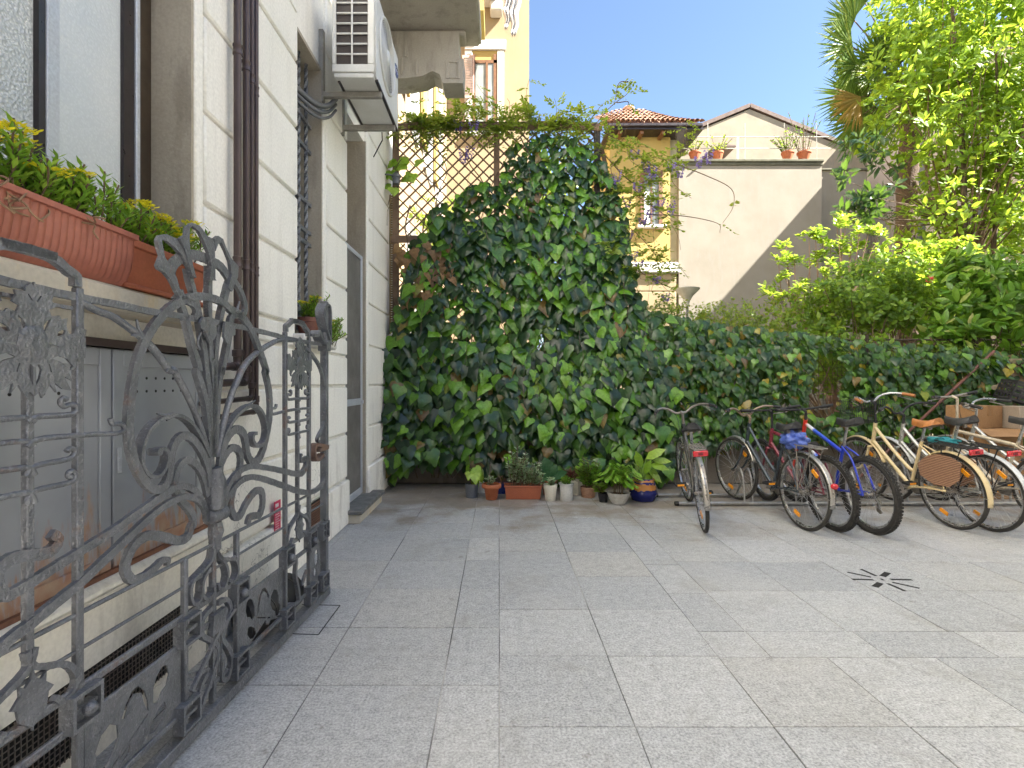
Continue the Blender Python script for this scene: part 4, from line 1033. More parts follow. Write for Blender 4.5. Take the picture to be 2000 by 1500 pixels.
def saddle(root, x, z, m, ln=.27, wd=.105, tilt=0.):
    b = MB(); n = 14; vs = []; F = []; k = 9
    for i in range(n+1):
        t = i/n; xx = x-.13+ln*t
        w_ = wd*(.55+.45*math.sin(min(1,t*3)*math.pi/2))*(1-.76*max(0,min(1,(t-.25)/.5)))
        if t > .93: w_ *= .8
        h = .03*(1-t)**2+.018*math.sin(t*math.pi)*-1+.012
        for j in range(k):
            a = math.pi*(j/(k-1)); yy = w_*math.cos(a); zz = z+h+.032*math.sin(a)**.7-.03*abs(math.cos(a))**3
            vs.append((xx, yy, zz+tilt*(t-.5)))
    for i in range(n):
        for j in range(k-1): F.append((i*k+j, i*k+j+1, (i+1)*k+j+1, (i+1)*k+j))
    F.append(tuple(range(k))); F.append(tuple(reversed([n*k+j for j in range(k)])))
    for i in range(n): F.append((i*k, (i+1)*k, (i+1)*k+k-1, i*k+k-1))
    b.add(vs, F); o = b.build('saddle', m, root, 60)
    b = MB()
    for s in (-1,1): b.tube([(x-.1,s*.04,z-.005),(x-.03,s*.025,z-.03),(x+.06,s*.02,z-.03),(x+.11,s*.01,z+.0)], .0035, 6)
    for s in (-1,1):
        if wd > .09: b.tube([(x-.10+.012*math.cos(q),s*.055+.012*math.sin(q),z-.035+.03*q/20) for q in np.linspace(0,20,40)], .003, 5)
    b.build('saddle_rails', M_STEEL, o); return o
BS = 1.045
def bike(label, rear, ang, kind='step', Rr=.345, tr=.018, knob=False, wb=1.08, fm=None, forkm=None, fendm=None, sadm=None, seat_h=.93, bar='city', barh=1.06, barm=None, gripm=None,
         lean=0., rackm=True, light=None, steer=0., lift=.03, chain_guard=None, basket=None, sidepanel=False, amber=True, tubes2=None, rimmat=None, stem_m=None, raise_bar=0.):
    LOCAL[0] = True
    rt = thing('bicycle', label, 'bicycle', (rear[0], rear[1], 0), 'bicycles parked in the rack')
    M = Matrix.Rotation(R(ang),4,'Z') @ Matrix.Rotation(R(lean),4,'X') @ Matrix.Rotation(-math.atan2(lift, wb),4,'Y')
    rt.scale = (BS,)*3; barh /= BS; seat_h /= BS
    rt.rotation_mode = 'QUATERNION'; rt.rotation_quaternion = M.to_quaternion()     # x runs forward
    fm = fm or M_STEEL; barm = barm or M_ALLOY; gripm = gripm or M_GRIP; forkm = forkm or fm; sadm = sadm or M_SADB; rimmat = rimmat or M_ALLOY
    zr = Rr; xr = 0.; xf = wb; bb = (.44, .0, .285); 
    up_ = .09 if kind == 'mtb' else 0.; hb = (wb-.185, 0, Rr+.30+up_); ht = (wb-.235, 0, Rr+.30+up_+(.16 if kind != 'step' else .20))
    sdir = Vector((-.32,0,.95)).normalized(); st = Vector(bb)+sdir*(.50 if kind != 'mtb' else .46)
    wheel(rt, 'rear_wheel', 0, zr, Rr, tr, knob, rimmat)
    fr = MB(); r1 = .0185
    fr.tube([bb, st], .015, 10)                                       # seat tube
    fr.tube([(hb[0]+.004,0,hb[2]-.02), (ht[0]-.006,0,ht[2]+.03)], .019, 10)
    dn = MB()
    low = Vector(hb)+Vector((-.01,0,.03))
    (dn if tubes2 else fr).tube([low, bb], r1 if kind != 'mtb' else .02, 10)
    if kind == 'step':
        a = Vector(ht)+Vector((0,0,-.02)); e = Vector(bb)+sdir*.17
        fr.tube(catmull([a, a.lerp(e,.45)+Vector((0,0,-.03)), a.lerp(e,.85)+Vector((.0,0,-.03)), e],6), .0165, 10)
    else:
        fr.tube([Vector(ht)+Vector((0,0,-.01)), Vector(bb)+sdir*(.46 if kind == 'diamond' else .40)], r1 if kind != 'mtb' else .018, 10)
    for s in (-1,1):
        fr.tube(catmull([(bb[0]-.02,s*.03,bb[2]),(.2,s*.045,.31+(zr-.31)*.5),(0,s*.06,zr)],4), .0095, 8)
        fr.tube(catmull([tuple(Vector(bb)+sdir*.46+Vector((0,s*.018,0))),(.13,s*.045,zr+.28),(0,s*.06,zr)],4), .0085, 8)
    fr.tube([(bb[0],-.035,bb[2]),(bb[0],.035,bb[2])], .022, 12)
    fo = fr.build('frame', fm, rt, 50)
    if tubes2: dn.build('down_tube', tubes2, fo, 50)
    # fork, stem, bars, steered together about the head tube
    M0 = len(rt.children)
    axis_p = Vector(hb); axd = (Vector(ht)-Vector(hb)).normalized()
    fk = MB()
    for s in (-1,1): fk.tube(catmull([(hb[0]+.012,s*.034,hb[2]-.03),(wb-.135,s*.052,Rr+.14+up_),(wb-.06,s*.056,Rr+.03),(wb,s*.056,Rr)],5), [.0125]*6+[.011]*5+[.009]*5, 8)
    fk.box(hb[0]-.012,-.05,hb[2]-.045,hb[0]+.032,.05,hb[2]-.018,.008)
    f_ = fk.build('fork', forkm, rt, 50)
    front = wheel(rt, 'front_wheel', wb, Rr, Rr, tr, knob, rimmat)
    bt = Vector((ht[0]-.02+.0, 0, barh-.03)); barx = bt.x
    sm = MB(); sm.tube([tuple(Vector(ht)+Vector((-.004,0,.02))), (bt.x,0,bt.z-.02)], .0125, 10)
    sm.tube([(bt.x,0,bt.z-.02),(bt.x+.05,0,bt.z+.005)], .014, 10); so = sm.build('stem', stem_m or barm, rt, 50)
    bx = bt.x+.05
    if bar == 'city': half = [(bx,0,bt.z),(bx+.015,.05,bt.z-.005),(bx+.02,.12,bt.z+.04),(bx-.03,.20,bt.z+.065),(bx-.11,.265,bt.z+.055),(bx-.22,.30,bt.z+.035)]
    elif bar == 'flat': half = [(bx,0,bt.z),(bx,.1,bt.z+.003),(bx-.01,.2,bt.z+.012),(bx-.03,.31,bt.z+.022)]
    else: half = [(bx,0,bt.z),(bx+.01,.05,bt.z),(bx+.005,.10,bt.z+.05),(bx-.03,.19,bt.z+.085),(bx-.07,.27,bt.z+.08),(bx-.10,.33,bt.z+.07)]
    hc = catmull(half, 6); full = [np.array((p[0],-p[1],p[2])) for p in reversed(hc[1:])]+list(hc)
    hb_ = MB(); hb_.tube(full, .0112, 10); ho = hb_.build('handlebar', barm, rt, 50)
    for s in (1,-1):
        g = [(p[0],s*p[1],p[2]) for p in hc[-7:]]
        gm = MB(); gm.tube(g, .0165, 10); gm.build('grip', gripm, ho, 40)
        q = hc[-8]; e = hc[-1]; lv = MB()
        lv.tube([(q[0]+.02,s*(q[1]-.01),q[2]-.012),(q[0]+.045,s*(q[1]+.01),q[2]-.03),(e[0]+.05,s*(e[1]-.005),e[2]-.04)], .005, 6)
        lv.tube([(q[0],s*q[1],q[2]-.012),(q[0]+.025,s*q[1],q[2]-.014)], .014, 8)
        lv.build('brake_lever', M_STEEL, ho, 50)
        cb = MB(); cb.tube(catmull([(q[0]+.03,s*(q[1]-.02),q[2]-.012),(bx+.10,s*.12,bt.z+.07),(bx+.11,s*.03,bt.z-.06),(hb[0]+.03,s*.03,hb[2]+.05)],6), .0025, 5); cb.build('cable', M_GRIP, ho, 50)
    fend = None
    if fendm:
        fend = fender(rt, 0, Rr, Rr, 40, 190, fendm); ff = fender(rt, wb, Rr, Rr, 25, 160, fendm)
        if light: 
            b = MB(); a = R(160); r_ = Rr+.035; b.sphere((r_*math.cos(a)-.01,0,Rr+r_*math.sin(a)),.028,.03,.026,12,8)
            if light == 'fender': b.build('tail_light', M_REFL, fend, 60)
    # saddle and post
    sp = MB(); topz = seat_h; tpx = bb[0]+sdir.x*((topz-.05-bb[2])/sdir.z)
    sp.tube([st, (tpx,0,topz-.02)], .0125, 10); sp.build('seat_post', M_ALLOY, rt, 50)
    saddle(rt, tpx-.02, topz, sadm, .275, .085 if kind != 'step' else .10)
    # drivetrain
    cr = MB(); cr.tube([(bb[0],-.052,bb[2]),(bb[0],-.049,bb[2])], .078 if not chain_guard else .08, 28)
    cr.tube([(bb[0],-.056,bb[2]),(bb[0],.06,bb[2])], .012, 10)
    ca = R(-28); cs, sn = math.cos(ca), math.sin(ca)
    for s, q in ((-1,1),(1,-1)):
        cr.tube([(bb[0],s*.05,bb[2]),(bb[0],s*.065,bb[2]),(bb[0]+q*.165*cs,s*.075,bb[2]+q*.165*sn)], .0105, 8)
    co = cr.build('crank', M_STEEL, rt, 40)
    for s, q in ((-1,1),(1,-1)):
        px_, pz_ = bb[0]+q*.165*cs, bb[2]+q*.165*sn
        pm = MB(); 
        for dx in (-.038,.030): pm.box(px_+dx,s*.085,pz_-.012,px_+dx+.008,s*.185,pz_+.012,.002)
        pm.box(px_-.0295,s*.085,pz_-.010,px_+.0295,s*.095,pz_+.010); pm.box(px_-.0295,s*.177,pz_-.010,px_+.0295,s*.185,pz_+.010); pm.tube([(px_,s*.08,pz_),(px_,s*.176,pz_)], .008, 8)
        po = pm.build('pedal', M_GRIP, co, 40)
        if amber:
            pm = MB()
            for dx in (-.040,.0385): pm = MB(); pm.box(px_+dx,s*.105,pz_-.009,px_+dx+.0015,s*.165,pz_+.009); pm.build('pedal_reflector', M_AMBER, po)
    ch = MB()
    for zz0, zz1 in ((.076,.036),(-.076,-.036)): ch.tube([(bb[0],-.0505,bb[2]+zz0),(0,-.045,zr+zz1)], .005, 6)
    ch.tube([(0,-.046,zr),(0,-.038,zr)], .038, 18); ch.build('chain', M_CHAIN, rt, 40)
    if chain_guard:
        cg = MB(); cg.prism([[(bb[0]+.10,bb[2]),(bb[0]+.06,bb[2]+.085),(0,zr+.05),(-.05,zr),(-.01,zr-.02),(bb[0]-.05,bb[2]+.03)]], lambda u,v,h: (u,-.062+h,v), .006); cg.build('chain_guard', chain_guard, rt)
    if kind == 'mtb':
        dr = MB(); dr.obox((-.01,-.075,zr-.10), (.2,0,-.98),(0,1,0),(.98,0,.2),.06,.008,.016); dr.tube([(-.02,-.07,zr-.15),(-.02,-.078,zr-.15)],.022,12); dr.tube([(.01,-.07,zr-.05),(.01,-.078,zr-.05)],.022,12); dr.build('derailleur', M_STEEL, rt, 40)
    if rackm:
        b = MB(); zt = Rr+.40-.345+.345*1.0
        zt = Rr*2+.075
        for s in (-1,1):
            b.tube(catmull([(.20,s*.05,zt+.01),(.02,s*.06,zt),(-.20,s*.055,zt),(-.235,s*.03,zt),(-.235,0,zt)],4), .005, 6)
            b.tube([(-.17,s*.055,zt),(0,s*.062,zr+.02)], .005, 6); b.tube([(.02,s*.06,zt),(.0,s*.062,zr+.02)], .005, 6)
        for k in range(5): b.tube([(-.2+k*.08,-.055,zt),(-.2+k*.08,.055,zt)], .0035, 5)
        for k in range(3): b.tube([(-.23,-.03+k*.03,zt),(.15,-.03+k*.03,zt)], .0035, 5)
        ro = b.build('luggage_rack', M_GRIP if rackm == 'black' else M_STEEL, rt, 50)
        if light == 'rack':
            b = MB(); b.box(-.262,-.06,zt-.052,-.238,.06,zt-.004,.006); lo = b.build('tail_reflector', M_REFL, ro, 40)
            b = MB(); b.box(-.263,-.02,zt-.04,-.2622,.02,zt-.016); b.build('lamp_window', mat('dark_red_lamp',(.16,.0,.01),rough=.2,fine=0), lo)
    if basket == 'wire':
        b = MB(); X0_, X1_, z0, z1 = bx+.03, bx+.29, bt.z-.24, bt.z+.0
        for k in range(15):
            y = -.17+.34*k/14
            for xx in (X0_, X1_): b.tube([(xx,y*.85,z0),(xx,y,z1)], .0016, 4)
            b.tube([(X0_,y*.85,z0),(X1_,y*.85,z0)], .0016, 4)
        for k in range(11):
            x = X0_+(X1_-X0_)*k/10
            for s in (-1,1): b.tube([(x,s*.145,z0),(x,s*.17,z1)], .0016, 4)
        for k in range(9):
            z = z0+(z1-z0)*k/8; y = .145+.025*k/8
            b.tube([(X0_,-y,z),(X1_,-y,z),(X1_,y,z),(X0_,y,z)], .0016 if k < 8 else .004, 4, closed=True)
        b.build('basket', M_GRIP, rt)
    if sidepanel:
        b = MB(); pr = []
        for a in np.linspace(R(38),R(122),12): pr.append((.335*math.cos(a), Rr+.335*math.sin(a)))
        pr += [(-.15,Rr+.13),(-.05,Rr+.05),(.10,Rr+.04),(.24,Rr+.10)]
        for s in (-1,1): b.prism([pr], lambda u,v,h: (u,s*.07+h,v), .006)
        b.build('skirt_guard', M_WICK, rt)
    if steer:
        Rm = Matrix.Translation(axis_p) @ Matrix.Rotation(R(steer),4,axd) @ Matrix.Translation(-axis_p)
        for o in list(rt.children)[M0:]:
            if o.name.split('.')[0] in ('fork','front_wheel','stem','handlebar','basket'): o.matrix_basis = Rm @ o.matrix_basis
    LOCAL[0] = False
    return rt
def wicker():
    m = bpy.data.materials.new('brown_wicker'); t, b = nsplit(m); v = coords(t)
    wv = t.nodes.new("ShaderNodeTexWave"); wv.bands_direction = 'Z'; wv.inputs['Scale'].default_value = 20; wv.inputs['Distortion'].default_value = 1.2; wv.inputs['Detail Scale'].default_value = 4; t.links.new(v, wv.inputs['Vector'])
    col = mixc(t, wv.outputs['Fac'], (.12,.05,.028), (.46,.27,.17)); t.links.new(col, b.inputs['Base Color']); setin(b, 'Roughness', .5)
    bump(t, b, wv.outputs['Fac'], .6, .005); return m
M_WICK = wicker()
def paint(n, c, c2=None, metal=.1): return mat(n, c, c2, .3, metal, ns=6, fine=.03, coat=.4)
P_GREY = paint('grey_bike_paint', (.07,.07,.075), (.045,.043,.045), .4); P_DK = paint('dark_teal_bike_paint', (.035,.05,.065), (.05,.06,.07), .3)
P_BURG = paint('burgundy_bike_paint', (.22,.03,.05), (.16,.025,.04)); P_BLUE = paint('blue_bike_paint', (.015,.035,.42), (.012,.03,.36)); P_RED = paint('red_bike_paint', (.58,.035,.02), (.5,.03,.02))
P_CREAM = paint('cream_bike_paint', (.66,.53,.30), (.6,.47,.26), 0); P_SILV = paint('silver_bike_paint', (.5,.5,.48), (.4,.4,.38), .5); P_BEIGE = paint('pale_beige_bike_paint', (.52,.46,.36), (.40,.32,.23), .2)
P_FEND = paint('scuffed_chrome_guard', (.45,.44,.42), (.30,.27,.23), .7); P_WHITEF = paint('white_guard', (.6,.62,.63), (.5,.52,.53), .1)
def fade():
    m = bpy.data.materials.new('red_white_blue_fade'); t, b = nsplit(m); v = coords(t); x = sepz(t, v)[0]
    col = ramp(t, maprange(t, x, .42, .92), [(0,(.015,.04,.45)),(.55,(.03,.09,.5)),(.60,(.6,.62,.66)),(.74,(.6,.6,.62)),(.80,(.58,.035,.02)),(1,(.58,.035,.02))])
    t.links.new(col, b.inputs['Base Color']); setin(b, 'Roughness', .28); setin(b, 'Coat Weight', .4); return m
M_FADE = fade()
def ang(x0, y0, x1, y1): return math.degrees(math.atan2(y1-y0, x1-x0))
bike('grey city bicycle with a wide black saddle and red rack reflector, leftmost in the rack', (1.905,4.755), ang(1.905,4.73,2.16,5.79), 'step', fm=P_GREY, fendm=P_FEND, seat_h=.93, bar='city', barh=1.07, lean=-5.5, light='rack', rackm='steel', barm=M_STEEL, steer=6)
bike('dark teal bicycle with a black saddle and crumpled blue bag on its rear rack', (2.865,4.815), ang(2.865,4.79,2.765,5.84), 'step', fm=P_DK, fendm=P_FEND, seat_h=.93, bar='rise', barh=1.03, lean=-1, light='fender', barm=mat('bronzed_bar',(.36,.28,.2),(.28,.2,.14),.4,.6), rackm='steel', steer=8)
bike('burgundy mountain bicycle wedged between the dark teal one and the red and blue one', (3.14,4.81), ang(3.148,4.79,3.11,5.84), 'diamond', Rr=.335, tr=.025, knob=True, fm=P_BURG, seat_h=.74, bar='flat', barh=1.09, lean=-6, rackm=False, light=None, barm=M_GRIP, steer=-4)
bike('red, white and blue mountain bicycle with knobbly tyres and a black saddle', (3.43,4.72), ang(3.46,4.69,3.42,5.78), 'mtb', Rr=.338, tr=.028, knob=True, fm=M_FADE, forkm=P_RED, seat_h=.99, bar='flat', barh=1.10, lean=-4, rackm=False, barm=M_GRIP, stem_m=M_GRIP, steer=2)
bike('cream city bicycle with a tan saddle, wicker skirt guard and black wire basket', (4.32,4.865), ang(4.32,4.84,4.27,5.90), 'step', fm=P_CREAM, fendm=P_CREAM, sadm=M_TAN, seat_h=.97, bar='city', barh=1.19, lean=-5, light='rack', rackm='black', basket='wire', sidepanel=True, gripm=M_TAN, barm=M_ALLOY, stem_m=M_GRIP, steer=3)
bike('silver white city bicycle with black saddle beside the cream one', (4.58,4.79), ang(4.58,4.76,4.52,5.80), 'step', fm=P_SILV, fendm=P_WHITEF, seat_h=1.0, bar='rise', barh=1.06, lean=-5, light='rack', rackm='black', barm=M_GRIP, steer=4)
bike('pale beige bicycle with a rust spotted stem and level top tube near the right edge', (5.22,4.80), ang(5.22,4.80,5.05,5.85), 'diamond', fm=P_BEIGE, fendm=P_FEND, seat_h=1.0, bar='flat', barh=1.24, lean=-3, light=None, rackm=False, barm=M_STEEL, stem_m=P_BEIGE, steer=6)
bike('grey bicycle with swept silver handlebars, rightmost and cut off by the photo edge', (5.62,4.95), ang(5.62,4.9,5.36,5.9), 'step', fm=P_SILV, fendm=P_FEND, seat_h=.95, bar='city', barh=1.12, lean=-3, light='rack', rackm='steel', barm=M_ALLOY, steer=10)
# yellowed plastic bag, cloths
def crumple(name, label, cat, c, r, m, amp=.25):
    b = MB(); b.sphere(c, *r, n=26, m=18)
    vs = []
    for v in b.v:
        d = Vector(v)-Vector(c); q = d.length
        k = 1+amp*math.sin(d.x*55+d.z*38)*math.sin(d.y*61+d.x*23+1)+amp*.6*math.sin(d.z*90+d.y*70)+rnd.uniform(-.05,.05)
        vs.append(tuple(Vector(c)+d*k))
    b.v = vs; return tag(b.build(name, m, None, 70), label, cat)
crumple('plastic_bag', 'crumpled blue plastic bag on the rear rack of the dark teal bicycle', 'bag', (2.84,4.93,.83), (.10,.13,.075), mat('blue_plastic_film',(.06,.11,.42),(.12,.18,.5),.3,ns=9,bs=25,bstr=.6,bdist=.02))
crumple('cloth', 'teal cloth bundled on the rack beyond the cream bicycle', 'cloth', (4.44,5.12,.80), (.10,.13,.035), mat('teal_cloth',(.04,.30,.34),(.03,.24,.28),.8,ns=9,bs=30,bstr=.6))
# rack
RK = thing('bicycle_rack', 'low galvanised tube bicycle rack with paired hoops under the bicycles', 'bicycle rack', (4.3, 5.9, 0))
M_GALV = mat('galvanised_tube', (.42,.42,.41), (.32,.31,.3), .4, .7, ns=14)
for y, r in ((5.74,.021),(6.17,.019)):
    b = MB(); b.tube([(2.0 if y < 6 else 1.9,y,.03),(7.2,y,.03)], r, 12); b.build('base_tube', M_GALV, RK, 50)
    b = MB(); b.tube([(1.97 if y < 6 else 1.87,y,.03),(2.01 if y < 6 else 1.91,y,.03)], r+.004, 12); b.build('end_cap', M_GRIP, RK, 50)
for k in range(9):
    xc = 2.22+k*.58; tall = k % 2 == 0
    for dx in (-.045,.045):
        h = .47 if tall else .40
        b = MB(); x = xc+dx
        b.tube(catmull([(x,5.745,.03),(x,5.77,.25),(x,5.80,h-.06),(x,5.86,h),(x,5.93,h-.04),(x,5.99,.25),(x,6.16,.03)],5), .011, 8); b.build('hoop', M_GALV, RK, 50)
# cardboard, crate, pole, pillar
M_CARD = mat('cardboard', (.31,.175,.08), (.26,.145,.065), .85, ns=4, bs=50, bstr=.1); M_CARD2 = mat('greyish_card', (.30,.25,.20), (.26,.21,.17), .85, ns=4); M_TAPE = mat('brown_tape', (.26,.14,.06), rough=.35)
def carton(label, c, sx, sy, sz, rz, m, flap=False, tape=True):
    rt = thing('cardboard_box', label, 'box', c, 'boxes stacked beyond the bicycles', (0,0,R(rz))); LOCAL[0] = True
    b = MB(); b.box(-sx/2,-sy/2,0,sx/2,sy/2,sz,.004); b.build('carton', m, rt, 40)
    if tape:
        b = MB(); b.box(-.03,-sy/2-.002,sz*.55,.03,-sy/2+.001,sz+.001); b.box(-.03,-sy/2-.001,sz,.03,sy/2,sz+.002); b.build('tape', M_TAPE, rt)
    if flap:
        b = MB(); b.obox((0,-sy/2-.10,sz-.03),(1,0,0),(0,.94,.33),(0,-.33,.94),sx/2-.01,.11,.003); b.obox((-sx/2-.09,0,sz+.03),(.92,0,-.38),(0,1,0),(.38,0,.92),.10,sy/2-.01,.003); b.build('flap', m, rt)
    LOCAL[0] = False
carton('tall brown carton standing on the ground behind the right bicycles', (6.05,6.28,.0), .62,.40,.62, 6, M_CARD)
carton('brown carton with open flaps on top of the tall carton', (5.98,6.30,.625), .52,.40,.20, -5, M_CARD, True)
carton('brown taped carton leaning highest under the black crate', (5.93,6.40,.83), .44,.34,.27, 14, M_CARD)
carton('greyish card box at the right edge beside the taped carton', (6.34,6.2,.83), .30,.3,.27, -8, M_CARD2, False, False)
CR = thing('plastic_crate', 'black slatted plastic crate tilted on top of the boxes at the right edge', 'crate', (6.55,6.35,1.10), None, (R(4),R(20),R(-20))); LOCAL[0] = True
b = MB(); sx, sy, sz = .56,.38,.24
for z in (.0,.07,.14,.215):
    for q in ((-sx/2,-sy/2,sx/2,-sy/2+.012),(-sx/2,sy/2-.012,sx/2,sy/2),(-sx/2,-sy/2+.0125,-sx/2+.012,sy/2-.0125),(sx/2-.012,-sy/2+.0125,sx/2,sy/2-.0125)): b.box(q[0],q[1],z,q[2],q[3],z+.03)
for k in range(8): b.box(-sx/2+k*sx/7.3,-sy/2+.001,.002,-sx/2+k*sx/7.3+.02,-sy/2+.010,.24)
for k in range(6): b.box(-sx/2+.001,-sy/2+k*sy/5.4,.002,-sx/2+.010,-sy/2+k*sy/5.4+.02,.24)
for k in range(9): b.box(-sx/2+.015,-sy/2+.015+k*.04,.0,sx/2-.015,-sy/2+.035+k*.04,.012)
b.build('slatted_sides', M_BLACKP, CR); LOCAL[0] = False
b = MB(); p0 = Vector(P(1820,800,6.6)); p1 = Vector(P(1935,692,6.7)); d = (p1-p0); b.tube([p0-d*1.55, p1+d*.06], .017, 10)
tag(b.build('broom_handle', mat('red_brown_pole',(.15,.06,.045),(.11,.045,.035),.6,ns=8), None, 50), 'red brown wooden pole leaning diagonally against the foliage above the bicycles', 'pole')
PL = thing('brick_pillar', 'old brick gate pillar in the foliage behind the black crate', 'pillar', (6.98,6.98,0))
def brick():
    m = bpy.data.materials.new('old_brick'); t, b = nsplit(m); v = coords(t)
    bt_ = t.nodes.new("ShaderNodeTexBrick"); bt_.inputs['Scale'].default_value = 4.2; bt_.inputs['Color1'].default_value = (.30,.19,.11,1); bt_.inputs['Color2'].default_value = (.22,.14,.09,1); bt_.inputs['Mortar'].default_value = (.26,.23,.18,1)
    mp = t.nodes.new("ShaderNodeMapping"); mp.inputs['Rotation'].default_value = (R(90),0,0); t.links.new(v, mp.inputs[0]); t.links.new(mp.outputs[0], bt_.inputs['Vector'])
    t.links.new(bt_.outputs['Color'], b.inputs['Base Color']); setin(b, 'Roughness', .9); bump(t, b, noise(t, v, 30, 4), .6, .01); return m
b = MB(); b.box(6.75,6.75,0,7.25,7.02,1.62,.01); b.build('shaft', brick(), PL, 40)
b = MB(); b.box(6.70,6.70,1.621,7.30,7.02,1.70,.015); b.build('cap', mat('mossy_cap',(.17,.13,.08),(.12,.11,.06),.9,ns=8,bs=30,bstr=.6), PL, 40)
# drain
DR = MB()
def gnd(x, y): 
    px, py = 1250+x/2.6667, 1000+y/2.6667; D = H*1000/(py-748); return Vector(((px-975)/1000*D, D, 0))
def slot(a, c, w_):
    a = gnd(*a); c = gnd(*c); DR.bar((a.x,a.y,.0002), (c.x,c.y,.0002), w_, .003)
for a, c in (((1080,314),(1204,340)),((1150,298),(1230,334)),((1106,351),(1216,354)),((1305,352),(1416,354)),((1314,367),(1456,398)),((1290,373),(1382,413))): slot(a, c, .024)
slot((1263,336),(1291,316),.040); slot((1223,391),(1252,370),.040); slot((1255,352),(1268,352),.03)
tag(DR.build('drain_slots', M_DARK), 'star of black drain slots cut in the paving', 'drain')
# paving inspection lid by the gate
b = MB(); g = [P(500,1238,1)]
def line(x0,y0,x1,y1): 
    D0 = H*1000/(y0-748); D1 = H*1000/(y1-748); return ((x0-975)/1000*D0, D0, .0018), ((x1-975)/1000*D1, D1, .0018)
for q in ((560,1238,622,1240),(622,1240,664,1183),(590,1181,664,1183)): a, c = line(*q); b.bar(a, c, .006, .0016)
tag(b.build('inspection_cover', M_DARK), 'thin square outline of an inspection cover in the paving by the gate', 'cover')
# street lamp in the garden
SL = thing('garden_lamp', 'garden lamp post with a wide shallow shade in front of the blank wall', 'lamp', P(1342,900,15)[:2]+(0.2,))
lx = P(1342,580,15)
b = MB(); b.tube([(lx[0],15,.2),(lx[0],15,lx[2]-.15)], .04, 10); b.build('post', M_GREYMETAL, SL, 50)
b = MB(); b.lathe([(.05,-.28),(.08,-.12),(.16,.02),(.34,.20),(.36,.24),(.20,.28),(.02,.31)], lx, 20); b.build('shade', mat('lamp_shade_grey',(.45,.44,.40),(.38,.37,.33),.5), SL, 40)
# ---------------------------------------------------------------- plants
from mathutils import noise as mnoise
L_IVY = leafmat('ivy_leaves', [(0,(.014,.036,.018)),(.35,(.024,.062,.022)),(.55,(.04,.10,.024)),(.70,(.075,.185,.026)),(.84,(.11,.26,.022)),(.955,(.17,.36,.03)),(.98,(.20,.15,.04)),(1,(.14,.08,.03))], .24, .2)
L_HEDGE = leafmat('hedge_ivy_leaves', [(0,(.018,.045,.018)),(.5,(.036,.09,.024)),(.72,(.05,.125,.02)),(.93,(.12,.26,.025)),(.965,(.30,.24,.02)),(1,(.12,.07,.03))], .26, .25)
L_DRY = leafmat('withered_leaves', [(0,(.20,.11,.04)),(.5,(.28,.17,.07)),(1,(.15,.09,.04))], .6, .2, (.5,.3,.1))
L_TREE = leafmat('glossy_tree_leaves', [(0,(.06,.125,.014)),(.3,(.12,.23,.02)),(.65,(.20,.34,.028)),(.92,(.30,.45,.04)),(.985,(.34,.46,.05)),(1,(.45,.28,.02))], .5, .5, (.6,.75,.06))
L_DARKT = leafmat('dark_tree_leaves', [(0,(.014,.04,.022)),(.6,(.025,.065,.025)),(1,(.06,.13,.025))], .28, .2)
L_LIME = leafmat('lime_shrub_leaves', [(0,(.16,.28,.02)),(.5,(.25,.38,.03)),(1,(.34,.46,.05))], .4, .42, (.6,.75,.08))
L_MID = leafmat('mid_green_shrub_leaves', [(0,(.05,.11,.016)),(.5,(.11,.21,.022)),(.9,(.19,.31,.03)),(1,(.27,.34,.04))], .4, .42, (.5,.7,.06))
L_LAUREL = leafmat('laurel_leaves', [(0,(.055,.13,.018)),(.5,(.11,.24,.024)),(.88,(.20,.34,.035)),(1,(.34,.34,.12))], .32, .38)
L_SEDUM = leafmat('sedum_leaves', [(0,(.12,.25,.025)),(.5,(.20,.38,.035)),(1,(.34,.50,.06))], .4, .25)
L_FLOWER = leafmat('yellow_petals', [(0,(.80,.68,.02)),(.6,(.88,.80,.03)),(1,(.65,.6,.03))], .6, .3, (.9,.75,.05))
L_PURPLE = leafmat('lilac_petals', [(0,(.17,.11,.36)),(.5,(.27,.20,.52)),(1,(.11,.07,.27))], .6, .3, (.5,.4,.8))
L_WIST = leafmat('wisteria_leaves', [(0,(.08,.15,.015)),(.5,(.15,.24,.022)),(.85,(.24,.33,.035)),(1,(.22,.16,.03))], .45, .4, (.55,.65,.08))
L_JADE = leafmat('variegated_leaves', [(0,(.14,.24,.10)),(.5,(.34,.45,.25)),(1,(.65,.70,.5))], .4, .15)
L_PALE = leafmat('pale_green_leaves', [(0,(.16,.30,.02)),(.5,(.26,.42,.03)),(1,(.40,.55,.10))], .32, .3)
L_FERN = leafmat('fern_leaves', [(0,(.10,.24,.02)),(.6,(.18,.36,.03)),(1,(.28,.44,.05))], .4, .3)
L_RUB = leafmat('rubber_leaves', [(0,(.03,.09,.04)),(1,(.05,.13,.05))], .22, .1)
L_REDL = leafmat('maroon_leaves', [(0,(.12,.02,.02)),(1,(.2,.05,.04))], .5, .2, (.4,.1,.08))
L_PALM = leafmat('palm_fronds', [(0,(.06,.12,.03)),(.6,(.12,.19,.035)),(1,(.22,.26,.05))], .38, .25)
L_PALMD = leafmat('dry_palm_fronds', [(0,(.30,.19,.05)),(1,(.22,.16,.05))], .5, .3, (.6,.4,.1))
L_REDF = leafmat('red_petals', [(0,(.6,.03,.05)),(1,(.7,.06,.1))], .5, .2, (.8,.1,.1))
M_BARK = mat('brown_bark', (.11,.075,.05), (.07,.05,.035), .9, ns=12, bs=30, bstr=.8, bdist=.01)
M_TWIG = mat('twig_bark', (.10,.06,.04), (.16,.11,.06), .8, ns=9)
M_PALMT = mat('palm_fibre', (.12,.075,.05), (.07,.045,.03), .95, ns=10, bs=30, bstr=1., bdist=.03)
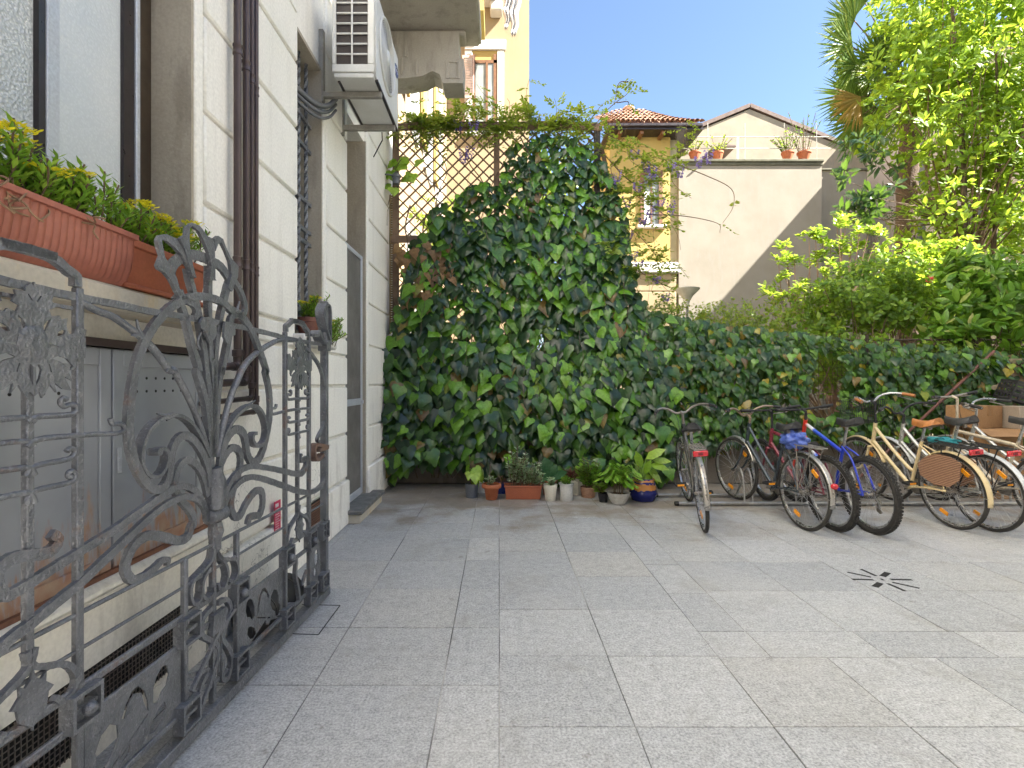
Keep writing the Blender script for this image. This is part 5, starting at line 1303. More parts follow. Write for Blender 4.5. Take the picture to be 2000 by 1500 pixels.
M_WOOD = mat('weathered_trellis_wood', (.22,.14,.085), (.15,.095,.06), .75, ns=7, bs=40, bstr=.25)
M_SOILP = mat('potting_soil', (.03,.022,.016), (.05,.036,.025), .95, ns=30, bs=60, bstr=.8)
def inpoly(x, y, poly):
    r = np.zeros(len(x), bool); j = len(poly)-1
    for i in range(len(poly)):
        xi, yi = poly[i]; xj, yj = poly[j]
        c = ((yi > y) != (yj > y)) & (x < (xj-xi)*(y-yi)/((yj-yi) or 1e-9)+xi); r ^= c; j = i
    return r
def sample(poly, n):
    p = np.array(poly, float); lo, hi = p.min(0), p.max(0); X = []; Y = []; k = 0
    while k < n:
        x = rng.uniform(lo[0], hi[0], n*2); y = rng.uniform(lo[1], hi[1], n*2); q = inpoly(x, y, poly)
        X.append(x[q]); Y.append(y[q]); k += q.sum()
    return np.concatenate(X)[:n], np.concatenate(Y)[:n]
def topl(px, py, D): return np.stack([(px-975)/1000*D, D*np.ones_like(px), H-(py-748)/1000*D], 1)
def field(p, s): return np.array([mnoise.noise(Vector(q)*s) for q in p])

# trellis -----------------------------------------------------------------------
TR = thing('trellis', 'tall brown wooden lattice trellis closing the end of the courtyard', 'trellis', (0, 6.99, 0))
for X in (-1.41, -.035, 1.335):
    b = MB(); b.box(X-.04,6.95,.62,X+.04,7.03,4.88,.006); b.build('post', M_WOOD if X < 1 else mat('dark_post',(.05,.04,.038),(.035,.03,.028),.7,ns=6), TR, 40)
for z0, z1 in ((4.80,4.90),(3.28,3.38),(.70,.78)):
    b = MB(); b.box(-1.47,6.935,z0,1.40,6.949,z1,.004); b.build('rail', M_WOOD, TR, 40)
for xa, xb in ((-1.368,-.077),(.007,1.293)):
    for za, zb in ((.785,3.275),(3.385,4.795)):
        b = MB(); st = .168
        for sgn, yy in ((1,6.978),(-1,6.966)):
            n = int(((xb-xa)+(zb-za))/st)+2
            for k in range(-1, n):
                # line z = z0 + sgn*(x-x0)
                c = (za-(xb-xa)+k*st) if sgn > 0 else (za+k*st)
                pts = []
                for x in (xa, xb):
                    z = c+sgn*(x-xa)
                    if za <= z <= zb: pts.append((x, z))
                for z in (za, zb):
                    x = xa+(z-c)/sgn
                    if xa < x < xb: pts.append((x, z))
                if len(pts) >= 2:
                    p, q = pts[0], pts[-1]
                    if math.hypot(p[0]-q[0], p[1]-q[1]) > .05: b.bar((p[0],yy,p[1]), (q[0],yy,q[1]), .011, .038, up=(0,1,0))
        b.build('lattice_panel', M_WOOD, TR)
b = MB(); b.box(-1.50,6.99,2.05,-1.485,7.02,3.95); b.box(-1.43,6.99,2.05,-1.455+.01,7.02,3.95)
for k in range(58): b.obox((-1.465,7.0,2.08+k*.0325),(1,0,0),(0,.8,-.6),(0,.6,.8),.019,.014,.004)
b.build('louvre_strip', mat('ochre_louvre',(.42,.30,.14),(.34,.24,.11),.7,ns=5), TR)

# ivy ---------------------------------------------------------------------------
IV = thing('ivy', 'dense large leaved ivy climbing over the trellis behind the pots', 'ivy', (0, 6.9, .6))
poly = [(752,760),(744,860),(752,930),(775,925),(800,900),(870,905),(960,915),(1100,925),(1310,925),(1325,760),(1300,650),(1255,585),(1225,500),(1215,400),(1180,300),(1130,270),(1040,262),(985,300),(980,360),(935,352),(890,385),(845,405),(835,450),(800,480),(792,560),(770,640),(752,690)]
px, py = sample(poly, 5200)
dens = np.ones(len(px))
dens[(px < 1000) & (py < 430)] = .55
dens[(px > 1000) & (py < 340)] = .72
mid = (py > 540) & (py < 690) & (px > 800) & (px < 1120); dens[mid] = .55
dens[(px < 880) & (py < 520)] = .5
k = rng.uniform(size=len(px)) < dens; px, py = px[k], py[k]
nz = field(np.stack([px/150, py/150, 0*px], 1), 1.0); k = nz > -.52; px, py = px[k], py[k]; nz = nz[k]
low = np.clip((py-640)/120, 0, 1)
dep = rng.uniform(0, 1, len(px))**1.3*(.16+.26*low)+np.clip(nz,0,1)*.22
D = 6.93-dep; pos = topl(px, py, D)
n = len(pos)
yd = np.stack([rng.normal(0,.38,n), -.25-rng.uniform(0,.45,n), -1+rng.normal(0,.25,n)], 1)
nr = np.stack([rng.normal(0,.35,n), -1+rng.normal(0,.2,n), .75+rng.normal(0,.35,n)], 1)
sz = (.085+.15*rng.beta(2,1.6,n))*(1-.25*(py < 420))
leaves('foliage', IVY, pos, yd, nr, sz, L_IVY, IV, widths=rng.uniform(.8,1.1,n), curl=rng.uniform(0,.25,n))
# withered patch by the wall
px, py = sample([(772,480),(880,470),(900,560),(860,640),(790,600)], 90); n = 90
leaves('withered_foliage', IVY, topl(px, py, 6.88-rng.uniform(0,.15,n)), np.stack([rng.normal(0,.5,n),-.3+0*px,-1+0*px],1), np.stack([rng.normal(0,.6,n),-1+0*px,.4+rng.normal(0,.4,n)],1), rng.uniform(.08,.15,n), L_DRY, IV, curl=rng.uniform(.2,.7,n))
b = MB()
for i in range(46):
    x = rnd.uniform(-1.4,2.1); pts = []; z = .1
    zt = rnd.uniform(2.5,4.9) if x < 1.4 else rnd.uniform(1.2,2.3)
    while z < zt: pts.append((x, 6.93-rnd.uniform(0,.05), z)); x += rnd.uniform(-.16,.16); z += rnd.uniform(.15,.3)
    b.tube(catmull(pts,3), rnd.uniform(.004,.011), 5)
for i in range(30):       # hanging runners
    p = P(rnd.uniform(760,1300), rnd.uniform(300,800), 6.6); pts = [p]
    for j in range(5): pts.append((pts[-1][0]+rnd.uniform(-.04,.04), pts[-1][1]-rnd.uniform(-.01,.03), pts[-1][2]-rnd.uniform(.05,.16)))
    b.tube(catmull(pts,3), .0025, 4)
b.build('stems', M_TWIG, IV, 60)
HG = thing('ivy_hedge', 'low dark ivy hedge covering the wire fence behind the bicycles', 'hedge', (4.5, 7.0, .6))
poly = [(1260,600),(1320,618),(1400,628),(1480,640),(1560,648),(1680,664),(1850,676),(2200,690),(2250,850),(1420,866),(1290,925),(1270,760)]
px, py = sample(poly, 5600); nz = field(np.stack([px/120, py/120, 0*px+3], 1), 1.0)
k = (nz > -.42) & ~((abs(px-1306) < 9) & (py > 690) & (py < 880)); px, py, nz = px[k], py[k], nz[k]; n = len(px)
k = rng.uniform(size=n) < np.where((px > 1600) & (py < 705), .55, np.where(px > 1640, .9, 1.0)); px, py, nz = px[k], py[k], nz[k]; n = len(px)
top = np.clip((700-py)/60, 0, 1)
pos = topl(px, py, 6.96-rng.uniform(0,.3,n)-np.clip(nz,0,1)*.2+top*rng.uniform(0,.5,n))
yd = np.stack([rng.normal(0,.4,n), -.3-rng.uniform(0,.5,n), -1+rng.normal(0,.3,n)], 1)
nr = np.stack([rng.normal(0,.4,n), -1+rng.normal(0,.25,n), .8+rng.normal(0,.4,n)], 1)
leaves('foliage', IVY, pos, yd, nr, (.06+.11*rng.beta(2,1.7,n))*np.where(px > 1500, .82, 1.0), L_HEDGE, HG, widths=rng.uniform(.8,1.1,n), curl=rng.uniform(0,.3,n))
b = MB()
for i in range(60):
    x = rnd.uniform(1.9,8.2); pts = []; z = .4; zt = rnd.uniform(1.3,2.1)
    while z < zt: pts.append((x, 7.0+rnd.uniform(-.05,.05), z)); x += rnd.uniform(-.18,.18); z += rnd.uniform(.15,.3)
    if len(pts) > 2: b.tube(catmull(pts,3), rnd.uniform(.003,.009), 5)
b.build('stems', M_TWIG, HG, 60)
M_FENCE = mat('dark_rusty_wire', (.06,.042,.032), (.045,.033,.026), .8, .2)
FN = thing('wire_fence', 'rusty wire mesh fence half buried in ivy above the low wall', 'fence', (4.7, 7.12, .62))
b = MB()
for k in range(110): b.tube([(1.45+k*.065,7.12,.62),(1.45+k*.065,7.12,1.98)], .0028, 4)
for k in range(12): b.tube([(1.42,7.125,.68+k*.115),(8.6,7.125,.68+k*.115)], .0026, 4)
b.tube([(1.42,7.12,1.98),(8.6,7.12,1.98)], .012, 6); b.build('mesh', M_FENCE, FN)
for x in (1.5,3.3,5.1,6.62,8.4):
    b = MB(); b.box(x-.025,7.10,.62,x+.025,7.118,2.05); b.build('post', M_FENCE, FN)

# wisteria ----------------------------------------------------------------------
WI = thing('wisteria', 'wisteria with lilac flower clusters trailing along the trellis top and over its right side', 'wisteria', (1.4, 7.0, .3))
b = MB()
b.tube(catmull([(1.45,7.15,.3),(1.5,7.1,1.5),(1.42,7.08,2.8),(1.5,7.05,4.0),(1.2,7.0,4.85),(0,7.0,4.93),(-1.3,6.98,4.92)],8), [.03]*30+[.02]*19, 7)
main = [((1175,300),(1240,360),(1300,320),(1345,300)),((1170,350),(1230,380),(1290,410),(1325,440)),((1180,420),(1220,440),(1260,470),(1300,520)),((1175,260),(1230,290),(1290,330),(1340,322)),((1180,480),(1225,520),(1270,540),(1310,560)),
        ((1150,262),(1175,225),(1205,200),(1222,180),(1225,160)),((1140,258),(1160,222),(1180,200)),((1050,255),(1090,235),(1140,222)),((960,250),(1000,235),(1032,212)),((860,248),(890,225),(920,215)),((800,245),(830,235),(870,232)),
        ((1325,325),(1380,345),(1425,370),(1433,400),(1415,440)),((1270,420),(1340,425),(1400,440),(1408,455)),((1205,200),(1228,205),(1195,245)),((1225,160),(1208,165),(1196,200)),((990,250),(1020,240),(1060,245)),((1100,262),(1150,300),(1165,380),(1180,440))]
stems = []
for m in main:
    D0 = 6.95+rnd.uniform(-.15,.2); c = catmull([P(q[0]+rnd.uniform(-4,4), q[1]+rnd.uniform(-4,4), D0+rnd.uniform(-.1,.1)) for q in m], 6); stems.append(c)
    b.tube(c, list(np.linspace(.008,.003,len(c))), 5)
for i in range(110):
    q = rnd.choice(stems[:5]+stems[7:11]); s0 = q[rnd.randrange(len(q))]; pts = [s0]; d = np.array([rnd.uniform(-1,1),rnd.uniform(-.6,.3),rnd.uniform(-1,.8)])
    for j in range(4): pts.append(pts[-1]+d*.09); d = d+np.array([rnd.uniform(-.6,.6),rnd.uniform(-.3,.3),rnd.uniform(-.7,.4)])
    c = catmull(pts,4); b.tube(c, .0028, 4); stems.append(c)
for i in range(26):
    s0 = np.array(P(rnd.uniform(785,1165), rnd.uniform(242,262), 6.9)); pts = [s0]; d = np.array([rnd.uniform(-1,1),rnd.uniform(-.5,.3),rnd.uniform(-.1,.9)])
    for j in range(4): pts.append(pts[-1]+d*.08); d = d+np.array([rnd.uniform(-.6,.6),rnd.uniform(-.3,.3),rnd.uniform(-.8,.5)])
    c = catmull(pts,4); b.tube(c, .003, 4); stems.append(c)
b.build('vine', M_TWIG, WI, 60)
ps, ys, ns_, ss = [], [], [], []
def spray(p, d, L, nl, s):
    d = np.array(d)/np.linalg.norm(d); side = np.cross(d, [0,0,1.]); side = side/max(np.linalg.norm(side),1e-6)
    upv = np.cross(side, d)
    for k in range(nl):
        t = (k+.5)/nl; q = p+d*L*t+np.array([0,0,-1])*L*.35*t*t
        for sg in (-1,1):
            y = side*sg+d*.55+np.array([0,0,-.25])+rng.normal(0,.15,3)
            ps.append(q); ys.append(y); ns_.append(upv+rng.normal(0,.25,3)); ss.append(s*rng.uniform(.75,1.2)*(1-.35*abs(t-.5)))
    ps.append(p+d*L+np.array([0,0,-1])*L*.35); ys.append(d); ns_.append(upv); ss.append(s)
for c in stems:
    for j in range(0, len(c), 3):
        if rnd.random() < (.55 if len(c) < 20 else .7): spray(np.array(c[j]), (rnd.uniform(-1,1), rnd.uniform(-.8,.3), rnd.uniform(-.5,.5)), rnd.uniform(.13,.26), 5, .062)
for i in range(70):
    px_ = rnd.uniform(785,1180); spray(np.array(P(px_, rnd.uniform(205,268) if px_ > 900 else rnd.uniform(228,272), 6.9+rnd.uniform(-.15,.15))), (rnd.uniform(-1,1), rnd.uniform(-.9,.2), rnd.uniform(-.3,.7)), rnd.uniform(.15,.28), 5, .065)
for i in range(150):
    px_ = 1172+150*rnd.random()**1.4; spray(np.array(P(px_, rnd.uniform(260,600), 7.0+rnd.uniform(-.2,.3))), (rnd.uniform(-1,1), rnd.uniform(-.9,.2), rnd.uniform(-.6,.4)), rnd.uniform(.13,.25), 5, .055)
leaves('foliage', OVAL, ps, ys, ns_, ss, L_WIST, WI)
for (x, y) in ((1240,300),(1262,318),(1310,325),(1328,330),(1205,340),(1275,330),(1190,350),(1202,352),(1225,390),(1270,410),(1290,395),(1255,430),(1236,500),(1282,545),(1248,515),(1300,580),(1385,300),(1365,310),(895,248),(880,238),(925,245),(905,300),(918,295),(1230,455),(1215,420),(1245,365),(1310,402)):
    Dp = 6.85+rnd.uniform(-.1,.2) if x < 1350 else 7.2; p = np.array(P(x, y-8, Dp)); n = 70; t = rng.uniform(0,1,n); L = rnd.uniform(.10,.19); r_ = .048*(1-t*.8)
    a = rng.uniform(0,2*math.pi,n); pp = p+np.stack([r_*np.cos(a), r_*np.sin(a), -t*L],1)
    leaves('raceme', OVAL, pp, np.stack([np.cos(a),np.sin(a),-.6+0*a],1), rand_unit(n), rng.uniform(.026,.04,n), L_PURPLE, WI)
# a few bright grape-like leaves on the wall corner
VN = thing('vine_sprig', 'sprig of bright green lobed leaves by the wall corner left of the trellis', 'vine', P(770,330,6.75))
n = 16; px = rng.uniform(762,812,n); py = rng.uniform(305,372,n)
leaves('foliage', IVY, topl(px, py, 6.75+rng.uniform(-.1,.1,n)), np.stack([rng.normal(0,.7,n),-.3+0*px,-.6+rng.normal(0,.4,n)],1), np.stack([rng.normal(0,.4,n),-1+0*px,.5+0*px],1), rng.uniform(.09,.16,n), L_PALE, VN)
b = MB(); b.tube(catmull([P(758,400,6.75),P(768,360,6.75),P(775,325,6.75),P(790,310,6.75),P(812,330,6.8)],5), .004, 5); b.build('stem', M_TWIG, VN, 60)
WL = thing('wall_lantern', 'small dark wall lantern with a domed cap at the corner by the trellis', 'lantern', P(776,345,6.72))
q = P(774,348,6.72); b = MB(); b.lathe([(.03,-.09),(.05,-.08),(.05,.0),(.062,.01),(.062,.03),(.03,.07),(.01,.085)], q, 14); b.build('body', M_GREYMETAL, WL, 40)
b = MB(); b.tube([(q[0],q[1],q[2]+.02),(q[0]-.10,q[1],q[2]+.05),(-1.50,q[1],q[2]+.05)], .010, 6); b.build('arm', M_GREYMETAL, WL, 50)

# shrubs and trees ----------------------------------------------------------------
def whorls(cen, dirs, nl, size, spread=.9, rad=.05):
    N = len(cen); nl = int(nl); C = np.repeat(cen, nl, 0); Dm = np.repeat(unit(dirs), nl, 0); n = len(C)
    rv = rand_unit(n); rv = unit(rv-(rv*Dm).sum(1, keepdims=True)*Dm)
    y = unit(rv*spread+Dm*rng.uniform(.1,1.0,(n,1))+rng.normal(0,.15,(n,3)))
    nr = Dm*1.0-rv*.3+rng.normal(0,.3,(n,3))+np.array([0,0,.35])
    p = C+Dm*rng.uniform(-1.2,.6,(n,1))*rad+rv*rng.uniform(0,.5,(n,1))*rad
    return p, y, nr, size*rng.uniform(.65,1.2,n)
def crown_pts(balls, n, gap=.0, gs=1.6, hollow=.35):
    out = []; vol = np.array([b_[3]*b_[4]*b_[5] for b_ in balls]); vol = vol/vol.sum(); tot = 0
    while tot < n:
        i = rng.choice(len(balls), p=vol, size=n); u = rand_unit(n)*rng.uniform(hollow**3,1,(n,1))**(1/3)
        B = np.array(balls)[i]; p = B[:, :3]+u*B[:, 3:6]
        f = field(p, gs); k = f > gap; out.append(np.concatenate([p[k], u[k]],1)); tot += k.sum()
    q = np.concatenate(out)[:n]; return q[:, :3], q[:, 3:]
def branches(root, base, targets, r0, n, m, name='branches', fork=None):
    b = MB(); base = np.array(base)
    for i in range(n):
        t = targets[rnd.randrange(len(targets))]; f = np.array(fork) if fork is not None else base
        mid1 = f*.62+t*.38+rng.normal(0,.10,3)*np.linalg.norm(t-f)*.5; mid2 = f*.28+t*.72+rng.normal(0,.08,3)*np.linalg.norm(t-f)*.5
        pts = [f, mid1, mid2, t]; c = catmull(pts, 4); rr = r0*rnd.uniform(.45,1); b.tube(c, list(np.linspace(rr, rr*.18, len(c))), 6)
    return b.build(name, m, root, 60)
def shrub(name, label, cat, base, balls, ncl, nl, tmpl, size, lm, r0=.02, nb=26, gap=-.1, gs=1.6, spread=.9, rad=.06, up=.5, group=None, hollow=.3):
    rt = thing(name, label, cat, base, group)
    p, u = crown_pts(balls, ncl, gap, gs, hollow); d = u+np.array([0,-.15,up])+rng.normal(0,.35,(len(u),3))
    a = whorls(p, d, nl, size, spread, rad); n = len(a[0])
    leaves('foliage', tmpl, *a, lm, rt, widths=rng.uniform(.8,1.15,n), curl=rng.uniform(0,.3,n))
    branches(rt, base, p, r0, nb, M_TWIG); return rt, p
def ball(px, py, D, rx, rz, ry=None):
    c = P(px, py, D); return (c[0], D, c[2], rx, ry or rx, rz)
# tall glossy tree on the right
TB = (8.6, 10.6, .2)
TT = thing('glossy_tree', 'tall glossy leaved tree filling the upper right of the photo in front of the palm', 'tree', TB)
balls = [ball(1880,200,10.4,1.6,1.9,1.3),ball(1800,110,10.2,1.0,1.3),ball(1780,245,10.0,.85,.7),ball(1990,60,10.4,1.8,1.9),ball(1910,-60,10.6,1.9,1.5),ball(1960,380,10.2,1.4,1.5),ball(1850,420,10.0,.9,.9),ball(1745,190,9.9,.5,.5),ball(2060,250,10.3,1.5,2.2)]
p, u = crown_pts(balls, 2900, -.20, 1.15, .2); a = whorls(p, u+np.array([0,-.2,.55])+rng.normal(0,.4,u.shape), 8, .165, .95, .10); n = len(a[0])
cr = leaves('crown', LAUREL, *a, L_TREE, TT, widths=rng.uniform(.85,1.25,n), curl=rng.uniform(0,.35,n))
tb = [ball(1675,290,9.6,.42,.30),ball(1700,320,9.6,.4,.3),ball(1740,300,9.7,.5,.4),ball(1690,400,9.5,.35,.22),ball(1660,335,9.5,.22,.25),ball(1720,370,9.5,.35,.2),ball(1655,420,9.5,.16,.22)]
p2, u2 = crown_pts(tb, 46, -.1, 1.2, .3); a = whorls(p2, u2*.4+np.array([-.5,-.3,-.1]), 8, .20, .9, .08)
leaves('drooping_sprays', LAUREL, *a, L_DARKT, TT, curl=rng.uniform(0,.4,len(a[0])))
b = MB(); b.tube(catmull([(9.55,10.4,.2),(9.5,10.4,2.5),(9.42,10.35,4.2),(9.3,10.3,6.5),(9.2,10.4,9)],6), list(np.linspace(.085,.03,25)), 9)
b.tube(catmull([(9.6,10.4,1.5),(9.85,10.3,3.4),(9.95,10.2,5.5),(9.9,10.2,8)],6), list(np.linspace(.06,.02,19)), 8); b.build('trunk', M_BARK, TT, 60)
branches(TT, TB, p, .03, 34, M_TWIG, 'limbs', (9.45,10.4,3.4))
branches(TT, TB, p2, .02, 16, M_TWIG, 'limbs', (9.0,10.2,4.6))
# palm
PX = P(1772,700,12.5); PT = thing('palm_tree', 'fan palm with a shaggy brown trunk behind the glossy tree', 'palm', (PX[0],12.5,.2))
b = MB(); n = 30; pts = [(PX[0]+.06*math.sin(i*.3),12.5,.2+i*.28) for i in range(n)]
b.tube(pts, [.20+.02*(i%2)+.02*math.sin(i*1.9) for i in range(n)], 14); b.build('trunk', M_PALMT, PT, 60)
b = MB(); C0 = np.array([PX[0]-.1, 12.5, 8.55])
fp, fy, fn, fs = [], [], [], []; dp = [[],[],[],[]]
def fan(hub, d, r, spread, nb, dry=False):
    d = np.array(d)/np.linalg.norm(d); s_ = np.cross(d, [rnd.uniform(-.25,.25),1.,rnd.uniform(.1,.5)]); s_ /= np.linalg.norm(s_); nn = np.cross(s_, d)
    L = dp if dry else (fp, fy, fn, fs)
    for k in range(nb):
        a = R(-spread+2*spread*k/(nb-1)); y = d*math.cos(a)+s_*math.sin(a)
        L[0].append(hub); L[1].append(y+rng.normal(0,.03,3)); L[2].append(nn); L[3].append(r*(1-.22*(abs(a)/R(spread))**2)*rng.uniform(.9,1.05))
for i in range(34):
    a = 2*math.pi*i/34*5.3; el = rnd.uniform(-.6,1.0); d = np.array([math.cos(a)*math.cos(el), math.sin(a)*math.cos(el)*.8, math.sin(el)])
    hub = C0+d*rnd.uniform(.7,1.05); b.tube([C0, C0*.4+hub*.6+np.array([0,0,.05]), hub], .014, 5); fan(hub, d+np.array([0,0,-.3]), rnd.uniform(.85,1.1), 105, 40)
for (x, y, dx, dz, r) in ((1646,48,-1,.18,.92),(1640,98,-1,-.18,1.0),(1650,136,-.8,-.62,.98),(1668,14,-.9,.6,.85),(1690,150,-.35,-.95,.85)):
    hub = np.array(P(x+22, y-8, 12.1)); b.tube([C0, C0*.5+hub*.5+np.array([0,0,.15]), hub], .014, 5); fan(hub, (dx,-.15,dz), r, 88, 46)
hub = np.array(P(1680,190,12.0)); b.tube([C0, C0*.5+hub*.5, hub], .014, 5); fan(hub, (-.75,-.1,-.7), .95, 55, 30, True)
b.build('petioles', M_TWIG, PT, 60)
leaves('fronds', BLADE, fp, fy, fn, fs, L_PALM, PT, widths=.62+0*np.array(fs), curl=rng.uniform(0,.12,len(fs)))
leaves('dry_frond', BLADE, *dp, L_PALMD, PT, widths=.8+0*np.array(dp[3]))
# lime shrub with whorled tips
LB = np.array((6.35, 9.4, .2)); LS = thing('lime_shrub', 'lime green shrub with upright stems and leafy tips in front of the blank wall', 'shrub', tuple(LB))
tips = [(1535,466),(1520,500),(1552,498),(1540,512),(1592,440),(1580,452),(1604,452),(1642,412),(1634,424),(1655,416),(1624,465),(1640,474),(1662,484),(1645,490),(1598,496),(1586,500),(1612,500),(1680,440),(1700,436),(1720,440),(1665,452),(1512,552),(1498,556),(1530,530),(1556,548),(1610,522),(1640,520),(1570,540),(1532,560),(1550,572),(1690,470),(1520,575),(1600,560)]
cen = []; b = MB()
for (x, y) in tips:
    t = np.array(P(x, y+8, 9.3+rnd.uniform(-.25,.25)))
    for k in range(4): cen.append(t+rng.normal(0,.055,3))
    f = np.array(P(1600+rnd.uniform(-20,20), 660, 9.4)); c = catmull([LB, f, f*.5+t*.5+np.array([rnd.uniform(-.1,.1)+(.12 if x > 1600 else -.1),0,-.08]), t], 5); b.tube(c, list(np.linspace(.016,.005,len(c))), 6)
a = whorls(np.array(cen), np.tile([0,-.25,1.], (len(cen),1))+rng.normal(0,.3,(len(cen),3)), 14, .105, 1.0, .06)
leaves('foliage', LAUREL, *a, L_LIME, LS, widths=1.3+0*a[3], curl=rng.uniform(0,.4,len(a[3])))
b.build('stems', mat('pinkish_stem',(.25,.15,.11),(.2,.11,.08),.7), LS, 60)
# shrubs over the fence
shrub('privet', 'low yellow green privet clump above the ivy left of the lime shrub', 'shrub', (4.0,8.3,.2), [ball(1330,625,8.2,.55,.32),ball(1420,620,8.3,.6,.30),ball(1500,632,8.3,.55,.32),ball(1300,610,8.0,.3,.3)], 520, 8, OVAL, .052, L_WIST, .012, 40, -.2, 3, up=.8)
shrub('branching_shrub', 'spreading mid green shrub with dark forking branches over the ivy hedge', 'shrub', (5.75,8.0,.2), [ball(1640,600,8.0,.75,.45),ball(1720,570,8.1,.7,.5),ball(1590,625,7.9,.45,.3),ball(1760,620,7.9,.6,.5),ball(1660,545,8.2,.35,.3),ball(1620,668,7.0,.42,.20,.22),ball(1710,680,6.98,.45,.20,.2),ball(1800,690,6.98,.45,.20,.2),ball(1890,700,6.95,.40,.20,.2)], 1150, 7, OVAL, .088, L_MID, .022, 44, -.1, 2.2, up=.45)
shrub('camellia', 'green camellia with a red bloom between the branching shrub and the laurel', 'shrub', (7.0,8.6,.2), [ball(1800,580,8.5,.7,.6),ball(1850,520,8.7,.7,.6),ball(1760,520,8.8,.6,.5)], 520, 7, OVAL, .10, L_TREE, .022, 30, -.1, 2.0, up=.4)
shrub('laurel', 'large leaved laurel at the right edge above the brick pillar', 'shrub', (7.3,7.5,.2), [ball(1900,600,7.4,.45,.42),ball(1960,560,7.4,.45,.5),ball(1880,540,7.6,.4,.35),ball(2020,640,7.3,.4,.5),ball(1930,665,7.15,.38,.25),ball(1850,640,7.3,.35,.3),ball(1880,700,6.95,.32,.16,.2),ball(1960,700,6.9,.3,.16,.2)], 300, 8, LAUREL, .20, L_LAUREL, .02, 26, -.25, 2.0, spread=1.0, up=.35)
shrub('dark_shrub', 'dark shadowy shrub mass low behind the fence on the right', 'shrub', (6.6,7.9,.2), [ball(1700,720,7.7,.9,.4),ball(1850,730,7.7,.8,.45),ball(1580,720,7.7,.6,.4),ball(1960,740,7.7,.6,.5)], 560, 7, OVAL, .10, L_MID, .02, 30, -.3, 2, up=.2)
shrub('background_bush', 'green bush seen in slits through the trellis lattice', 'shrub', (.4,9.4,.2), [ball(1060,480,9.3,.9,.9),ball(900,560,9.3,.9,.7),ball(1120,640,9.2,.9,.7),ball(850,420,9.5,.5,.5),ball(1090,340,9.3,.55,.8),ball(1040,420,9.2,.6,.6),ball(1010,720,9.2,1.1,.6)], 620, 7, OVAL, .10, L_WIST, .02, 30, -.02, 1.8, up=.4)
shrub('background_bush', 'leafy bush behind the lime shrub at the foot of the blank wall', 'shrub', (8.2,12.5,.2), [ball(1560,640,12.4,1.2,.7),ball(1720,560,12.6,1.3,1.0),ball(1850,560,12.4,1.3,1.2),ball(1430,660,12.2,1.3,.6),ball(1960,520,12.6,1.4,1.4)], 900, 7, OVAL, .13, L_MID, .03, 30, -.15, 1.4, up=.5)
bb = shrub('thin_sapling', 'thin feathery sapling against the sky left of the palm trunk', 'sapling', P(1715,700,11)[:2]+(.2,), [ball(1705,430,11,.3,.45),ball(1735,400,11,.25,.5)], 36, 6, LAUREL, .085, L_DARKT, .007, 12, -.5, 2, up=.7)
# single red blooms
for i, (x, y, D, s, lb) in enumerate(((1815,545,8.1,.05,'red camellia bloom among the leaves at right, the higher one'),(1868,728,7.05,.045,'pinkish red bloom low by the wooden pole'))):
    n = 22; u = rand_unit(n); c = np.array(P(x, y, D)); tag(leaves('bloom', OVAL, c+u*s*.3, u, rand_unit(n), np.full(n, s), L_REDF), lb, 'flower')

# pots ----------------------------------------------------------------------------
M_TERRA = mat('terracotta', (.46,.145,.06), (.38,.115,.05), .7, ns=9, bs=50, bstr=.1); M_PLTER = mat('terracotta_plastic', (.36,.125,.085), (.31,.105,.072), .5, ns=5, fs=40)
M_PLTER2 = mat('orange_plastic', (.36,.105,.05), (.31,.09,.045), .5, ns=5); M_GREYP = mat('grey_pot', (.13,.14,.16), (.11,.12,.135), .45, ns=5); M_WHITEP = mat('white_pot', (.68,.655,.56), (.6,.57,.48), .45, ns=6); M_WHITEP2 = mat('white_grey_pot', (.6,.6,.57), (.52,.52,.5), .45, ns=6)
def pot(label, x, y, prof, m, soil=True, cat='potted plant', n=28, name='flower_pot', z=0., group='pots standing along the ivy', wob=None):
    rt = thing(name, label, cat, (x, y, z), group)
    r = prof[-1][0]; inner = [(r-.008, prof[-1][1]), (r-.012, prof[-1][1]-.03)]
    b = MB(); b.lathe(list(prof)+inner, (x,y,z), n, wob=wob); b.build('pot', m, rt, 40)
    if soil: b = MB(); b.lathe([(.001,prof[-1][1]-.028),(r-.011,prof[-1][1]-.029)], (x,y,z), n, caps=False); b.build('soil', M_SOILP, rt, fix=False)
    return rt, prof[-1][1]+z
def sprig(rt, x, y, z, n, h, spread, tmpl, size, lm, nl=14, stem_r=.003, name='foliage', droop=0., top=False, sm=None):
    b = MB(); pp, yy, nn, ss = [], [], [], []
    for i in range(n):
        a = rnd.uniform(0,2*math.pi); s = spread*math.sqrt(rnd.random()); hh = h*rnd.uniform(.55,1)
        x0 = x+.25*s*math.cos(a); y0 = y+.25*s*math.sin(a); tip = (x+s*math.cos(a), y+s*math.sin(a), z+hh)
        c = catmull([(x0,y0,z-.02),((x0*.6+tip[0]*.4),(y0*.6+tip[1]*.4),z+hh*.5),tip],5); b.tube(c, stem_r, 5)
        for k in range(nl):
            t = rnd.uniform(.75 if top else .25,1.0); q = np.array(c[min(len(c)-1,int(t*(len(c)-1)))]); al = rnd.uniform(0,6.28)
            pp.append(q+rng.normal(0,.004,3)); yy.append((math.cos(al),math.sin(al),.5-droop+rnd.uniform(-.2,.4))); nn.append((0,-.2,1)); ss.append(size*rnd.uniform(.7,1.15))
    leaves(name, tmpl, pp, yy, nn, ss, lm, rt, curl=rng.uniform(0,.3,len(ss))); b.build('stems', sm or M_TWIG, rt, 60)
def gx(px, py): D = H*1000/(py-748); return ((px-975)/1000*D, D)
x, y = gx(921,971); rt, zt = pot('small grey pot with drooping yellow green leaves, leftmost in the row', x, y, [(.066,0),(.07,.004),(.080,.165)], M_GREYP)
